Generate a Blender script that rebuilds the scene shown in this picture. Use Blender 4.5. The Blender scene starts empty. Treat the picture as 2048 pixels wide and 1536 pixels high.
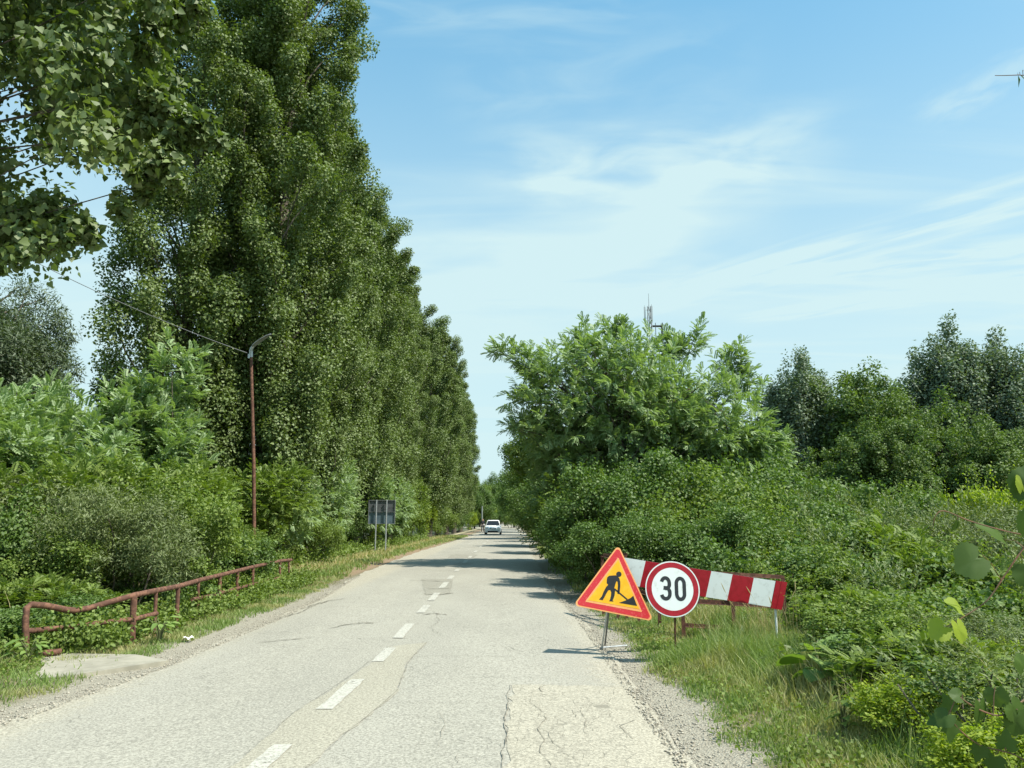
import bpy, bmesh, math, random
import numpy as np
from math import sin, cos, tan, pi, radians, atan2, sqrt
from mathutils import Vector, Matrix

# ------------------------------------------------------------------ scene, camera, light
S = bpy.context.scene
COL = S.collection
CAM_H = 1.55
FPX = 1500.0            # focal length in pixels of the 2048 px wide photograph
HORIZON = 1040.0
PITCH = math.atan((HORIZON - 768.0) / FPX)
cam_d = bpy.data.cameras.new('camera'); cam = bpy.data.objects.new('camera', cam_d); COL.objects.link(cam)
cam.location = (0, 0, CAM_H); cam.rotation_euler = (pi/2 + PITCH, 0, 0)
cam_d.sensor_width = 36; cam_d.lens = FPX/2048*36; cam_d.clip_start = 0.05; cam_d.clip_end = 6000
S.camera = cam
SUN_EL = radians(54); SUN_AZ = radians(-24)      # azimuth from +X towards -Y
sdir = Vector((cos(SUN_EL)*cos(SUN_AZ), cos(SUN_EL)*sin(SUN_AZ), sin(SUN_EL)))
sl = bpy.data.lights.new('sun', 'SUN'); sl.energy = 4.95; sl.angle = radians(0.53); sl.color = (1.0, 0.95, 0.84)
sun = bpy.data.objects.new('sun', sl); COL.objects.link(sun)
sun.rotation_euler = sdir.to_track_quat('Z', 'Y').to_euler(); sun.location = (30, -10, 40)
S.view_settings.view_transform = 'Standard'; S.view_settings.look = 'None'
S.view_settings.exposure = 0.55; S.view_settings.gamma = 1
S.render.engine = 'CYCLES'
S.cycles.max_bounces = 6; S.cycles.diffuse_bounces = 3; S.cycles.glossy_bounces = 2
S.cycles.transmission_bounces = 4; S.cycles.transparent_max_bounces = 4
S.cycles.caustics_reflective = False; S.cycles.caustics_refractive = False
S.cycles.use_denoising = True

def nd(nt, t, **kw):
    n = nt.nodes.new(t)
    for k, v in kw.items():
        if k in ('inp',):
            for a, b in v.items(): n.inputs[a].default_value = b
        else: setattr(n, k, v)
    return n
def mathn(nt, op, a, b=None, c=None, clamp=False):
    n = nt.nodes.new('ShaderNodeMath'); n.operation = op; n.use_clamp = clamp
    for i, x in enumerate((a, b, c)):
        if x is None: continue
        if isinstance(x, (int, float)): n.inputs[i].default_value = x
        else: nt.links.new(x, n.inputs[i])
    return n.outputs[0]
def mixc(nt, f, a, b, bt='MIX'):
    n = nt.nodes.new('ShaderNodeMix'); n.data_type = 'RGBA'; n.blend_type = bt
    for i, x in ((0, f), (6, a), (7, b)):
        if isinstance(x, (int, float)): n.inputs[i].default_value = x
        elif isinstance(x, tuple): n.inputs[i].default_value = (*x, 1)[:4]
        else: nt.links.new(x, n.inputs[i])
    return n.outputs[2]
def ramp(nt, x, a, b, hi=1.0, lo=0.0):
    n = nt.nodes.new('ShaderNodeMapRange'); n.clamp = True; n.interpolation_type = 'SMOOTHSTEP'
    n.inputs[1].default_value = a; n.inputs[2].default_value = b
    n.inputs[3].default_value = lo; n.inputs[4].default_value = hi
    nt.links.new(x, n.inputs[0]); return n.outputs[0]
def noise(nt, vec, scale, detail=3, rough=.5, dist=0.0):
    n = nt.nodes.new('ShaderNodeTexNoise'); n.inputs['Scale'].default_value = scale
    n.inputs['Detail'].default_value = detail; n.inputs['Roughness'].default_value = rough
    n.inputs['Distortion'].default_value = dist
    if vec is not None: nt.links.new(vec, n.inputs['Vector'])
    return n.outputs[0]

# ------------------------------------------------------------------ world: sky with thin cirrus
world = bpy.data.worlds.new('World'); S.world = world; world.use_nodes = True
nt = world.node_tree; nt.nodes.clear()
sky = nd(nt, 'ShaderNodeTexSky', sky_type='NISHITA', sun_disc=False, sun_elevation=SUN_EL,
         sun_rotation=pi/2 - SUN_AZ, air_density=1.25, dust_density=1.2, ozone_density=1.6, altitude=100)
tc = nd(nt, 'ShaderNodeTexCoord')
sep = nd(nt, 'ShaderNodeSeparateXYZ'); nt.links.new(tc.outputs['Generated'], sep.inputs[0])
zz = mathn(nt, 'MAXIMUM', sep.outputs[2], 0.0)
den = mathn(nt, 'ADD', zz, 0.10)
cx = mathn(nt, 'DIVIDE', sep.outputs[0], den); cy = mathn(nt, 'DIVIDE', sep.outputs[1], den)
comb = nd(nt, 'ShaderNodeCombineXYZ'); nt.links.new(cx, comb.inputs[0]); nt.links.new(cy, comb.inputs[1])
def cloudlayer(rot, sc, loc, nscale, detail, dist, a, b):
    m = nd(nt, 'ShaderNodeMapping'); m.inputs['Rotation'].default_value = (0, 0, radians(rot))
    m.inputs['Scale'].default_value = (*sc, 1); m.inputs['Location'].default_value = (*loc, 0)
    nt.links.new(comb.outputs[0], m.inputs[0])
    return ramp(nt, noise(nt, m.outputs[0], nscale, detail, .52, dist), a, b)
c1 = cloudlayer(12, (0.45, 1.5), (3.1, 1.7), 0.9, 8, .55, .50, .80)
c2 = cloudlayer(-14, (0.3, 2.6), (7.3, 4.4), 1.3, 9, .5, .50, .85)
c3 = cloudlayer(5, (.5, .8), (2.2, 9.4), 0.6, 4, .3, .40, .72)
cs = mathn(nt, 'ADD', mathn(nt, 'MULTIPLY', c1, .60), mathn(nt, 'MULTIPLY', c2, .50))
cs = mathn(nt, 'ADD', cs, mathn(nt, 'MULTIPLY', c3, .40))
def band(ua, va, ub, vb, width, amt, nsc, seed, lo=.36, hi=.66):
    def pr(u, v):
        X = (u-1024)/FPX; Y = -(v-768)/FPX
        d = Vector((X, cos(PITCH)-Y*sin(PITCH), sin(PITCH)+Y*cos(PITCH))).normalized()
        return Vector((d.x, d.y))/(d.z+.10)
    a, b = pr(ua, va), pr(ub, vb); t = (b-a); L = t.length; t /= L
    m = nd(nt, 'ShaderNodeMapping', vector_type='TEXTURE'); m.inputs['Location'].default_value = (a.x, a.y, 0)
    m.inputs['Rotation'].default_value = (0, 0, atan2(t.y, t.x)); m.inputs['Scale'].default_value = (L, width, 1)
    nt.links.new(comb.outputs[0], m.inputs[0])
    s_ = nd(nt, 'ShaderNodeSeparateXYZ'); nt.links.new(m.outputs[0], s_.inputs[0])
    wv = noise(nt, m.outputs[0], 1.6, 4, .5)
    ac = mathn(nt, 'ABSOLUTE', mathn(nt, 'ADD', s_.outputs[1], mathn(nt, 'MULTIPLY', mathn(nt, 'SUBTRACT', wv, .5), 1.6)))
    mk = ramp(nt, ac, 1.0, .0)
    al = mathn(nt, 'ABSOLUTE', mathn(nt, 'SUBTRACT', s_.outputs[0], .5)); mk = mathn(nt, 'MULTIPLY', mk, ramp(nt, al, .62, .30))
    m2 = nd(nt, 'ShaderNodeMapping'); m2.inputs['Location'].default_value = (seed, seed*1.3, 0); m2.inputs['Scale'].default_value = (1.0, .55, 1)
    nt.links.new(m.outputs[0], m2.inputs[0])
    return mathn(nt, 'MULTIPLY', mathn(nt, 'MULTIPLY', mk, ramp(nt, noise(nt, m2.outputs[0], nsc, 6, .50, .5), lo-.06, hi+.06)), amt)
for bd in ((1180,640,2250,340,.16,.75,3.2,1.0), (980,350,1650,318,.28,.60,3.0,4.2), (1500,640,2150,545,.12,.55,3.6,2.2), (640,560,1500,470,.45,.55,2.2,7.7,.25,.6),
           (1500,560,2200,490,.16,.5,3.5,9.1), (900,190,1500,140,.20,.22,3.0,5.1), (1850,240,2150,90,.10,.35,3.0,6.6), (500,20,1300,30,.10,.3,3.0,3.3)):
    cs = mathn(nt, 'ADD', cs, band(*bd))
low = ramp(nt, sep.outputs[2], 0.66, 0.10, .86)        # thin veil that thickens towards the horizon
cs = mathn(nt, 'ADD', cs, low); cs = mathn(nt, 'MINIMUM', cs, .93)
skyc = mixc(nt, 1.0, sky.outputs[0], (0.74, 1.08, 1.12), 'MULTIPLY')
skyc = mixc(nt, .55, skyc, (1.2, 3.0, 4.3))
skyc = mixc(nt, cs, skyc, (3.5, 4.55, 4.65))
bg = nd(nt, 'ShaderNodeBackground'); bg.inputs[1].default_value = 0.135
nt.links.new(skyc, bg.inputs[0])
wo = nd(nt, 'ShaderNodeOutputWorld'); nt.links.new(bg.outputs[0], wo.inputs[0])

# ------------------------------------------------------------------ measuring helpers
_ca, _sa = cos(PITCH), sin(PITCH)
def W(u, v, D):
    """point of the place seen at photo pixel (u,v), D metres ahead of the camera"""
    X = (u-1024)/FPX; Y = -(v-768)/FPX
    d = Vector((X, _ca - Y*_sa, _sa + Y*_ca)); t = D/d.y
    return Vector((X*t, D, CAM_H + d.z*t))
def G(u, v, z=0.0):
    X = (u-1024)/FPX; Y = -(v-768)/FPX
    d = Vector((X, _ca - Y*_sa, _sa + Y*_ca)); t = (z-CAM_H)/d.z
    return Vector((X*t, d.y*t, z))

# ------------------------------------------------------------------ materials
def new_mat(name):
    m = bpy.data.materials.new(name); m.use_nodes = True; nt = m.node_tree
    return m, nt, nt.nodes['Principled BSDF']
def plain(name, col, rough=.6, metal=0, var=.12, scale=30, col2=None, bump=0.0, lo=.45, hi=.6, coord='Object', spec=.5):
    m, nt, p = new_mat(name)
    tc = nd(nt, 'ShaderNodeTexCoord'); n = noise(nt, tc.outputs[coord], scale, 5, .6)
    c2 = col2 or tuple(x*(1-var) for x in col)
    nt.links.new(mixc(nt, ramp(nt, n, lo, hi), col, c2), p.inputs['Base Color'])
    p.inputs['Roughness'].default_value = rough; p.inputs['Metallic'].default_value = metal
    p.inputs['Specular IOR Level'].default_value = spec
    if bump:
        b = nd(nt, 'ShaderNodeBump'); b.inputs['Strength'].default_value = bump; b.inputs['Distance'].default_value = .01
        nt.links.new(n, b.inputs['Height']); nt.links.new(b.outputs[0], p.inputs['Normal'])
    return m
def leafmat(name, c1, c2, c3=None, trans=.35, rough=.42, gl=.06, nscale=.7):
    m = bpy.data.materials.new(name); m.use_nodes = True; nt = m.node_tree; nt.nodes.clear()
    g = nd(nt, 'ShaderNodeNewGeometry'); tc = nd(nt, 'ShaderNodeTexCoord')
    col = mixc(nt, g.outputs['Random Per Island'], c1, c2)
    if c3:
        n = noise(nt, tc.outputs['Object'], nscale, 2)
        col = mixc(nt, ramp(nt, n, .45, .62), col, c3)
    gl *= .42; rough = .62
    d = nd(nt, 'ShaderNodeBsdfDiffuse'); t = nd(nt, 'ShaderNodeBsdfTranslucent'); gg = nd(nt, 'ShaderNodeBsdfGlossy')
    nt.links.new(col, d.inputs[0])
    tcx = mixc(nt, 1.0, col, (1.25, 1.35, .45), 'MULTIPLY'); nt.links.new(tcx, t.inputs[0])
    gg.inputs['Color'].default_value = (1, 1, 1, 1); gg.inputs['Roughness'].default_value = rough
    m1 = nd(nt, 'ShaderNodeMixShader'); m1.inputs[0].default_value = trans
    nt.links.new(d.outputs[0], m1.inputs[1]); nt.links.new(t.outputs[0], m1.inputs[2])
    m2 = nd(nt, 'ShaderNodeMixShader'); m2.inputs[0].default_value = gl
    nt.links.new(m1.outputs[0], m2.inputs[1]); nt.links.new(gg.outputs[0], m2.inputs[2])
    o = nd(nt, 'ShaderNodeOutputMaterial'); nt.links.new(m2.outputs[0], o.inputs[0])
    return m
M = {}
M['poplar'] = leafmat('poplar_leaves', (.095,.148,.030), (.190,.258,.074), (.128,.182,.040), .28, .40, .10)
M['poplar2'] = leafmat('broad_leaves', (.085,.130,.026), (.210,.280,.080), (.115,.170,.036), .34, .36, .12)
M['silver'] = leafmat('silver_leaves', (.100,.150,.085), (.205,.270,.180), (.115,.170,.095), .25, .5, .10)
M['willow'] = leafmat('narrow_leaves', (.060,.095,.045), (.125,.170,.085), None, .25, .45, .08)
M['locust'] = leafmat('locust_leaflets', (.165,.260,.085), (.345,.460,.235), (.240,.345,.140), .34, .5, .12)
M['dark'] = leafmat('dark_shrub_leaves', (.070,.135,.020), (.135,.220,.040), (.095,.165,.026), .32, .45, .09)
M['mid'] = leafmat('shrub_leaves', (.105,.175,.028), (.225,.300,.062), (.150,.215,.036), .36, .42, .06)
M['treeleaf'] = leafmat('tree_leaves', (.082,.142,.028), (.160,.235,.055), (.110,.175,.036), .3, .45, .08)
M['yell'] = leafmat('yellow_green_leaves', (0.186,0.275,0.021), (0.341,0.413,0.037), None, .45, .42, .06)
M['olive'] = leafmat('olive_shrub_leaves', (.125,.170,.055), (.195,.245,.095), (.140,.185,.065), .28, .5, .08)
M['grass'] = leafmat('grass_blades', (.130,.215,.042), (.260,.345,.105), (.370,.370,.160), .35, .45, .06, 1.1)
M['straw'] = leafmat('dry_grass', (.40,.33,.16), (.58,.50,.28), None, .3, .6, .03)
M['bigleaf'] = leafmat('large_leaves', (0.139,0.237,0.047), (0.232,0.338,0.084), None, .35, .38, .08)
M['vine'] = leafmat('vine_leaves', (.045,.090,.012), (.075,.135,.018), None, .28, .45, .05)
M['bark'] = plain('bark', (.14,.115,.085), .95, 0, .5, 14, (.055,.048,.04), .7, .4, .62)
M['greybark'] = plain('pale_bark', (.22,.20,.17), .95, 0, .5, 14, (.09,.08,.07), .7, .4, .62)
M['stem'] = plain('green_stem', (.13,.15,.06), .8, 0, .3, 20)
M['vinestem'] = plain('vine_stem', (.13,.08,.04), .7, 0, .3, 20, (.20,.09,.05))
M['rust'] = plain('rusty_paint', (.190,.090,.055), .85, 0, .4, 16, (.095,.042,.026), .35, .40, .56)
M['rustd'] = plain('dark_rust', (.135,.055,.032), .85, 0, .4, 25, (.065,.028,.018), .35, .4, .6)
M['galv'] = plain('galvanised_steel', (.50,.52,.52), .42, .6, .2, 18)
M['steel'] = plain('dull_grey_steel', (.24,.25,.25), .55, .3, .3, 6, (.17,.18,.19))
M['bluegrey'] = plain('blue_grey_panel', (.12,.175,.205), .5, .1, .3, 3, (.09,.13,.16))
M['steeld'] = plain('dark_grey_steel', (.12,.13,.135), .55, .2, .3, 6)
M['whitep'] = plain('white_reflective_sheet', (.70,.75,.74), .38, 0, .08, 14, (.52,.55,.52), 0, .50, .80)
M['redp'] = plain('red_reflective_sheet', (.36,.010,.022), .33, 0, .3, 18, (.30,.008,.016))
M['redw'] = plain('worn_red_sheet', (.62,.035,.045), .36, 0, .3, 42, (.70,.13,.13), .15, .56, .68)
M['amber'] = plain('orange_edge_sheet', (.95,.42,.16), .4, 0, .1, 20)
M['yelp'] = plain('yellow_sheet', (.92,.45,.012), .38, 0, .1, 9, (.85,.50,.03))
M['black'] = plain('black_film', (.018,.022,.026), .5, 0, .2, 20)
M['carw'] = plain('white_car_paint', (.84,.83,.81), .42, 0, .02, 3)
M['glassd'] = plain('dark_car_glass', (.018,.022,.028), .10, 0, .1, 3, spec=.18)
M['tyre'] = plain('black_rubber', (.02,.02,.02), .85, 0, .1, 20)
M['plast'] = plain('black_plastic', (.03,.03,.032), .55, 0, .1, 20)
M['lampg'] = plain('headlight_lens', (.55,.58,.6), .08, .3, .1, 3)
M['cloth'] = plain('dark_cloth', (.022,.024,.030), .9, 0, .3, 12)
M['cloth2'] = plain('grey_cloth', (.09,.09,.095), .9, 0, .3, 12)
M['skin'] = plain('skin', (.50,.30,.21), .6, 0, .05, 12)
M['conc'] = plain('weathered_concrete', (.36,.335,.265), .95, 0, .3, 3.5, (.24,.225,.175), .5, .35, .7)
M['litter'] = plain('white_litter', (.75,.75,.73), .6, 0, .1, 12)

# ------------------------------------------------------------------ mesh helpers
def link(name, me, mat, parent=None, smooth=False):
    if mat is not None:
        for mm in (mat if isinstance(mat, (list, tuple)) else [mat]): me.materials.append(mm)
    o = bpy.data.objects.new(name, me); COL.objects.link(o)
    if parent is not None: o.parent = parent
    if smooth: me.polygons.foreach_set('use_smooth', np.ones(len(me.polygons), dtype=bool))
    return o
def np_mesh(name, V, Fs, mi=None):
    """V (n,3); Fs list of int arrays (m,k)"""
    me = bpy.data.meshes.new(name)
    V = np.ascontiguousarray(V, dtype=np.float32)
    me.vertices.add(len(V)); me.vertices.foreach_set('co', V.ravel())
    Fs = [np.asarray(f, dtype=np.int32) for f in Fs if len(f)]
    loops = np.concatenate([f.ravel() for f in Fs]); sizes = np.concatenate([np.full(len(f), f.shape[1], np.int32) for f in Fs])
    starts = np.concatenate([[0], np.cumsum(sizes)[:-1]]).astype(np.int32)
    me.loops.add(len(loops)); me.loops.foreach_set('vertex_index', loops)
    me.polygons.add(len(sizes)); me.polygons.foreach_set('loop_start', starts)
    if mi is not None: me.polygons.foreach_set('material_index', np.asarray(mi, dtype=np.int32))
    me.update(calc_edges=True); return me
class MB:
    def __init__(s): s.v = []; s.f = []; s.m = []
    def poly(s, pts, faces, mi=0):
        b = len(s.v); s.v += [tuple(p) for p in pts]
        for f in faces: s.f.append(tuple(b+i for i in f)); s.m.append(mi)
    def box(s, lo, hi, mi=0, mat=None):
        (a,b,c),(d,e,f) = lo, hi
        p = [Vector(q) for q in ((a,b,c),(d,b,c),(d,e,c),(a,e,c),(a,b,f),(d,b,f),(d,e,f),(a,e,f))]
        if mat: p = [mat @ q for q in p]
        s.poly(p, [(0,3,2,1),(4,5,6,7),(0,1,5,4),(1,2,6,5),(2,3,7,6),(3,0,4,7)], mi)
    def tube(s, pts, rad, n=10, mi=0, cap=True):
        pts = [Vector(p) for p in pts]; k = len(pts)
        if not hasattr(rad, '__len__'): rad = [rad]*k
        up = None; b = len(s.v)
        for i, p in enumerate(pts):
            t = (pts[min(i+1,k-1)] - pts[max(i-1,0)]).normalized()
            if up is None:
                up = Vector((0,0,1)) if abs(t.z) < .9 else Vector((1,0,0))
            x = t.cross(up)
            if x.length < 1e-5: x = t.cross(Vector((0,1,0.1)))
            x.normalize(); y = x.cross(t).normalized(); up = y
            for j in range(n):
                a = 2*pi*j/n; s.v.append(tuple(p + (x*cos(a)+y*sin(a))*rad[i]))
        for i in range(k-1):
            for j in range(n):
                j2 = (j+1) % n
                s.f.append((b+i*n+j, b+i*n+j2, b+(i+1)*n+j2, b+(i+1)*n+j)); s.m.append(mi)
        if cap:
            s.f.append(tuple(b+j for j in reversed(range(n)))); s.m.append(mi)
            s.f.append(tuple(b+(k-1)*n+j for j in range(n))); s.m.append(mi)
    def prism(s, pts2, y0, y1, mi=0, mat=None):
        """outline in x,z; y0 front (towards the viewer), y1 back"""
        n = len(pts2)
        P = [Vector((x, y0, z)) for x, z in pts2] + [Vector((x, y1, z)) for x, z in pts2]
        if mat: P = [mat @ q for q in P]
        s.poly(P, [tuple(range(n)), tuple(range(2*n-1, n-1, -1))] + [(i, i+n, (i+1)%n+n, (i+1)%n) for i in range(n)], mi)
    def build(s, name, mat, parent=None, smooth=False, recalc=True):
        me = bpy.data.meshes.new(name); me.from_pydata(s.v, [], s.f)
        me.polygons.foreach_set('material_index', s.m)
        if recalc:
            bm = bmesh.new(); bm.from_mesh(me); bmesh.ops.recalc_face_normals(bm, faces=bm.faces); bm.to_mesh(me); bm.free()
        o = link(name, me, mat, parent)
        if smooth:
            me.polygons.foreach_set('use_smooth', np.ones(len(me.polygons), dtype=bool))
            try: me.set_sharp_from_angle(angle=radians(40))
            except Exception: pass
        return o
def tag(o, label=None, cat=None, group=None, kind=None):
    if label: o['label'] = label
    if cat: o['category'] = cat
    if group: o['group'] = group
    if kind: o['kind'] = kind
    return o
def empty(name, loc=(0,0,0), rz=0, **kw):
    o = bpy.data.objects.new(name, None); COL.objects.link(o); o.location = loc; o.rotation_euler = (0,0,rz)
    o.empty_display_size = .2
    return tag(o, **kw)
def copy_tree(o, parent=None):
    c = o.copy(); COL.objects.link(c)
    if parent is not None: c.parent = parent
    for ch in list(o.children): copy_tree(ch, c)
    return c

# ------------------------------------------------------------------ terrain
RXL, RXR = -3.86, 1.12                         # nominal road edges
def RL(y): return np.interp(y, [5, 6.2, 8.5, 12.6, 16.3, 20, 24, 37, 55, 80, 400], [-4.02, -3.98, -3.79, -3.77, -3.93, -4.25, -4.52, -4.7, -4.4, -3.9, -3.9])
def RR(y): return np.interp(y, [5, 9, 12.6, 16.3, 27, 60, 96, 400], [1.15, 1.15, 1.12, 1.0, .9, 1.1, 1.3, 1.3])
RMID, RHALF = (RXL+RXR)/2, (RXR-RXL)/2
def sstep(x, a, b):
    t = np.clip((x-a)/(b-a), 0, 1); return t*t*(3-2*t)
def bumps(x, y):
    return (np.sin(x*1.7+y*.6)+np.sin(y*1.3-x*.8+1.3)+np.sin(x*.5+y*2.1+2.)+np.sin(x*3.1-y*2.7))*.25
def ground_z(x, y):
    x = np.asarray(x, dtype=float); y = np.asarray(y, dtype=float)
    dl = RL(y) - x; dr = x - RR(y)
    z = np.full(np.broadcast(x, y).shape, -.03)
    z = z + .035*sstep(dl, 0.2, .8) + .035*sstep(dr, .15, .8)
    z = z + bumps(x, y)*.035*sstep(np.maximum(dl, dr), .2, 1.2)
    z = z - 1.15*sstep(dl, 2.6, 6.0) - .9*sstep(dr, 2.2, 6.0)
    z = z + bumps(x*.3, y*.3)*.12*sstep(np.maximum(dl, dr), 4, 9)
    return z
def gz(x, y): return float(ground_z(x, y))
def lines(segs):
    out = []
    for a, b, st in segs: out.append(np.arange(a, b, st))
    return np.unique(np.round(np.concatenate(out), 4))
xs = lines([(-2500,-400,300),(-400,-60,30),(-60,-14,2),(-14,-3.2,.14),(-3.2,.6,.4),(.6,10,.14),(10,60,2),(60,400,30),(400,2501,300)])
ys = lines([(-300,-10,20),(-10,0,1),(0,22,.16),(22,60,.6),(60,200,4),(200,700,40),(700,3001,300)])
XX, YY = np.meshgrid(xs, ys); ZZ = ground_z(XX, YY)
V = np.stack([XX.ravel(), YY.ravel(), ZZ.ravel()], 1); nx, ny = len(xs), len(ys)
ii = (np.arange(ny-1)[:,None]*nx + np.arange(nx-1)[None,:]).ravel()
me = np_mesh('ground', V, [np.stack([ii, ii+1, ii+nx+1, ii+nx], 1)])
gm, nt, p = new_mat('verge_ground')
geo = nd(nt, 'ShaderNodeNewGeometry'); sp = nd(nt, 'ShaderNodeSeparateXYZ'); nt.links.new(geo.outputs['Position'], sp.inputs[0])
POS = geo.outputs['Position']
dist = mathn(nt, 'SUBTRACT', mathn(nt, 'ABSOLUTE', mathn(nt, 'SUBTRACT', sp.outputs[0], RMID)), RHALF)
n1 = noise(nt, POS, .9, 5, .6); n2 = noise(nt, POS, 45, 4, .7); n3 = noise(nt, POS, 6, 5, .65)
dist2 = mathn(nt, 'ADD', dist, mathn(nt, 'MULTIPLY', mathn(nt, 'SUBTRACT', n1, .5), .9))
dist2 = mathn(nt, 'ADD', dist2, mathn(nt, 'MULTIPLY', mathn(nt, 'SUBTRACT', n3, .5), .4))
soil = mixc(nt, ramp(nt, n3, .35, .65), (.17,.14,.085), (.10,.115,.045))
soil = mixc(nt, ramp(nt, n2, .4, .7), soil, (.24,.20,.12))
vor = nd(nt, 'ShaderNodeTexVoronoi'); vor.inputs['Scale'].default_value = 55; nt.links.new(POS, vor.inputs['Vector'])
gcol = mixc(nt, vor.outputs['Color'], (.29,.275,.22), (.52,.49,.395))
gcol = mixc(nt, mathn(nt, 'MULTIPLY', vor.outputs['Distance'], .9, clamp=True), gcol, (.22,.19,.14))
gcol = mixc(nt, ramp(nt, n2, .5, .8, .6), gcol, (.38,.34,.24))
col = mixc(nt, ramp(nt, dist2, .35, .75), gcol, soil)
# worn straw-coloured wheel track along the left verge
trk = mathn(nt, 'ABSOLUTE', mathn(nt, 'SUBTRACT', sp.outputs[0], -6.15))
far = ramp(nt, sp.outputs[1], 17, 24)
tm = mathn(nt, 'MULTIPLY', ramp(nt, mathn(nt, 'ADD', trk, mathn(nt, 'MULTIPLY', n3, .15)), .40, .18), far)
col = mixc(nt, tm, col, (.42,.36,.22))
rs = mathn(nt, 'MULTIPLY', ramp(nt, mathn(nt, 'ABSOLUTE', mathn(nt, 'SUBTRACT', sp.outputs[0], -4.95)), .50, .2), far)
col = mixc(nt, mathn(nt, 'MULTIPLY', rs, .8), col, (.30,.205,.13))
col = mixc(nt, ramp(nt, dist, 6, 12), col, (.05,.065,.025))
nt.links.new(col, p.inputs['Base Color']); p.inputs['Roughness'].default_value = .97
b = nd(nt, 'ShaderNodeBump'); b.inputs['Strength'].default_value = .8; b.inputs['Distance'].default_value = .02
nt.links.new(mathn(nt, 'ADD', n2, mathn(nt, 'MULTIPLY', vor.outputs['Distance'], -.8)), b.inputs['Height']); nt.links.new(b.outputs[0], p.inputs['Normal'])
tag(link('ground', me, gm), kind='structure')

# ------------------------------------------------------------------ road
def asphalt(name, base, tint=0.0, crack=.5, cm=(.46,.60)):
    m, nt, p = new_mat(name)
    geo = nd(nt, 'ShaderNodeNewGeometry'); P = geo.outputs['Position']
    sp = nd(nt, 'ShaderNodeSeparateXYZ'); nt.links.new(P, sp.inputs[0])
    mp = nd(nt, 'ShaderNodeMapping'); mp.inputs['Scale'].default_value = (1, .35, 1); nt.links.new(P, mp.inputs[0])
    big = noise(nt, mp.outputs[0], .55, 5, .6); fine = noise(nt, P, 48, 3, .85); mid = noise(nt, P, 9, 5, .7)
    c = mixc(nt, ramp(nt, big, .32, .68), tuple(x*.90 for x in base), tuple(x*1.07 for x in base))
    # tyre tracks polish the stone: a little greyer
    for xc in (-3.15, -2.05, -.95, .35):
        tk = mathn(nt, 'ABSOLUTE', mathn(nt, 'SUBTRACT', mathn(nt, 'ADD', sp.outputs[0], mathn(nt, 'MULTIPLY', big, .25)), xc+.12))
        c = mixc(nt, ramp(nt, tk, .38, .05, .18), c, tuple(x*.86 for x in (base[0], base[1]*1.01, base[2]*1.04)))
    c = mixc(nt, ramp(nt, mid, .50, .72, .30), c, tuple(x*.74 for x in base))
    c = mixc(nt, ramp(nt, fine, .50, .62, .85), c, tuple(x*.55 for x in base))
    c = mixc(nt, ramp(nt, fine, .48, .36, .8), c, tuple(min(1, x*1.40) for x in base))
    # crazing: two scales of crack network, only where the surface is tired
    nw = nd(nt, 'ShaderNodeTexNoise'); nw.inputs['Scale'].default_value = 3.5; nw.inputs['Detail'].default_value = 5
    nt.links.new(P, nw.inputs['Vector'])
    va = nd(nt, 'ShaderNodeVectorMath', operation='MULTIPLY_ADD'); nt.links.new(nw.outputs['Color'], va.inputs[0])
    va.inputs[1].default_value = (.35, .35, 0); nt.links.new(P, va.inputs[2])
    hs = None
    for sc, wd, am, (lo, hi), seed in ((3.2, .016, crack, cm, 0), (9.0, .035, crack*.8, (cm[0]+.02, cm[1]+.03), 7.7)):
        v = nd(nt, 'ShaderNodeTexVoronoi', feature='DISTANCE_TO_EDGE'); v.inputs['Scale'].default_value = sc
        mpp = nd(nt, 'ShaderNodeMapping'); mpp.inputs['Location'].default_value = (seed, seed*.7, 0)
        nt.links.new(va.outputs[0], mpp.inputs[0]); nt.links.new(mpp.outputs[0], v.inputs['Vector'])
        ln = ramp(nt, v.outputs[0], wd, wd*.25)
        msk = ramp(nt, noise(nt, mpp.outputs[0], .8, 3, .6), lo, hi)
        brk = ramp(nt, noise(nt, mpp.outputs[0], 5, 2, .6), .40, .55)
        ln = mathn(nt, 'MULTIPLY', mathn(nt, 'MULTIPLY', ln, msk), mathn(nt, 'MULTIPLY', brk, am))
        c = mixc(nt, ln, c, tuple(x*.42 for x in base))
        hs = ln if hs is None else mathn(nt, 'MAXIMUM', hs, ln)
    ed = mathn(nt, 'SUBTRACT', mathn(nt, 'ABSOLUTE', mathn(nt, 'SUBTRACT', sp.outputs[0], RMID)), RHALF)
    ed = mathn(nt, 'ADD', ed, mathn(nt, 'MULTIPLY', mathn(nt, 'SUBTRACT', mid, .5), .9))
    c = mixc(nt, ramp(nt, ed, -.42, .0, .75), c, mixc(nt, ramp(nt, fine, .40, .60), (.50,.46,.36), (.26,.235,.18)))
    nt.links.new(c, p.inputs['Base Color']); p.inputs['Roughness'].default_value = .88
    p.inputs['Specular IOR Level'].default_value = .25
    b = nd(nt, 'ShaderNodeBump'); b.inputs['Strength'].default_value = .55; b.inputs['Distance'].default_value = .006
    nt.links.new(mathn(nt, 'SUBTRACT', fine, hs), b.inputs['Height']); nt.links.new(b.outputs[0], p.inputs['Normal'])
    return m
M['road'] = asphalt('old_asphalt', (.350,.332,.276), crack=.62)
M['patch'] = asphalt('old_patch', (.362,.337,.266), crack=.30, cm=(.5,.7))
M['patch2'] = asphalt('cracked_patch', (.385,.355,.280), crack=.62, cm=(.36,.52))
M['patchd'] = asphalt('grey_patch', (.300,.283,.232), crack=.3)
rnd = random.Random(5)
def wob(y, s, ph): return (sin(y*1.9+ph)+.6*sin(y*4.7+ph*2.3)+.5*sin(y*.63+ph*.7)+.35*sin(y*11.3+ph))*s
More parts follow.
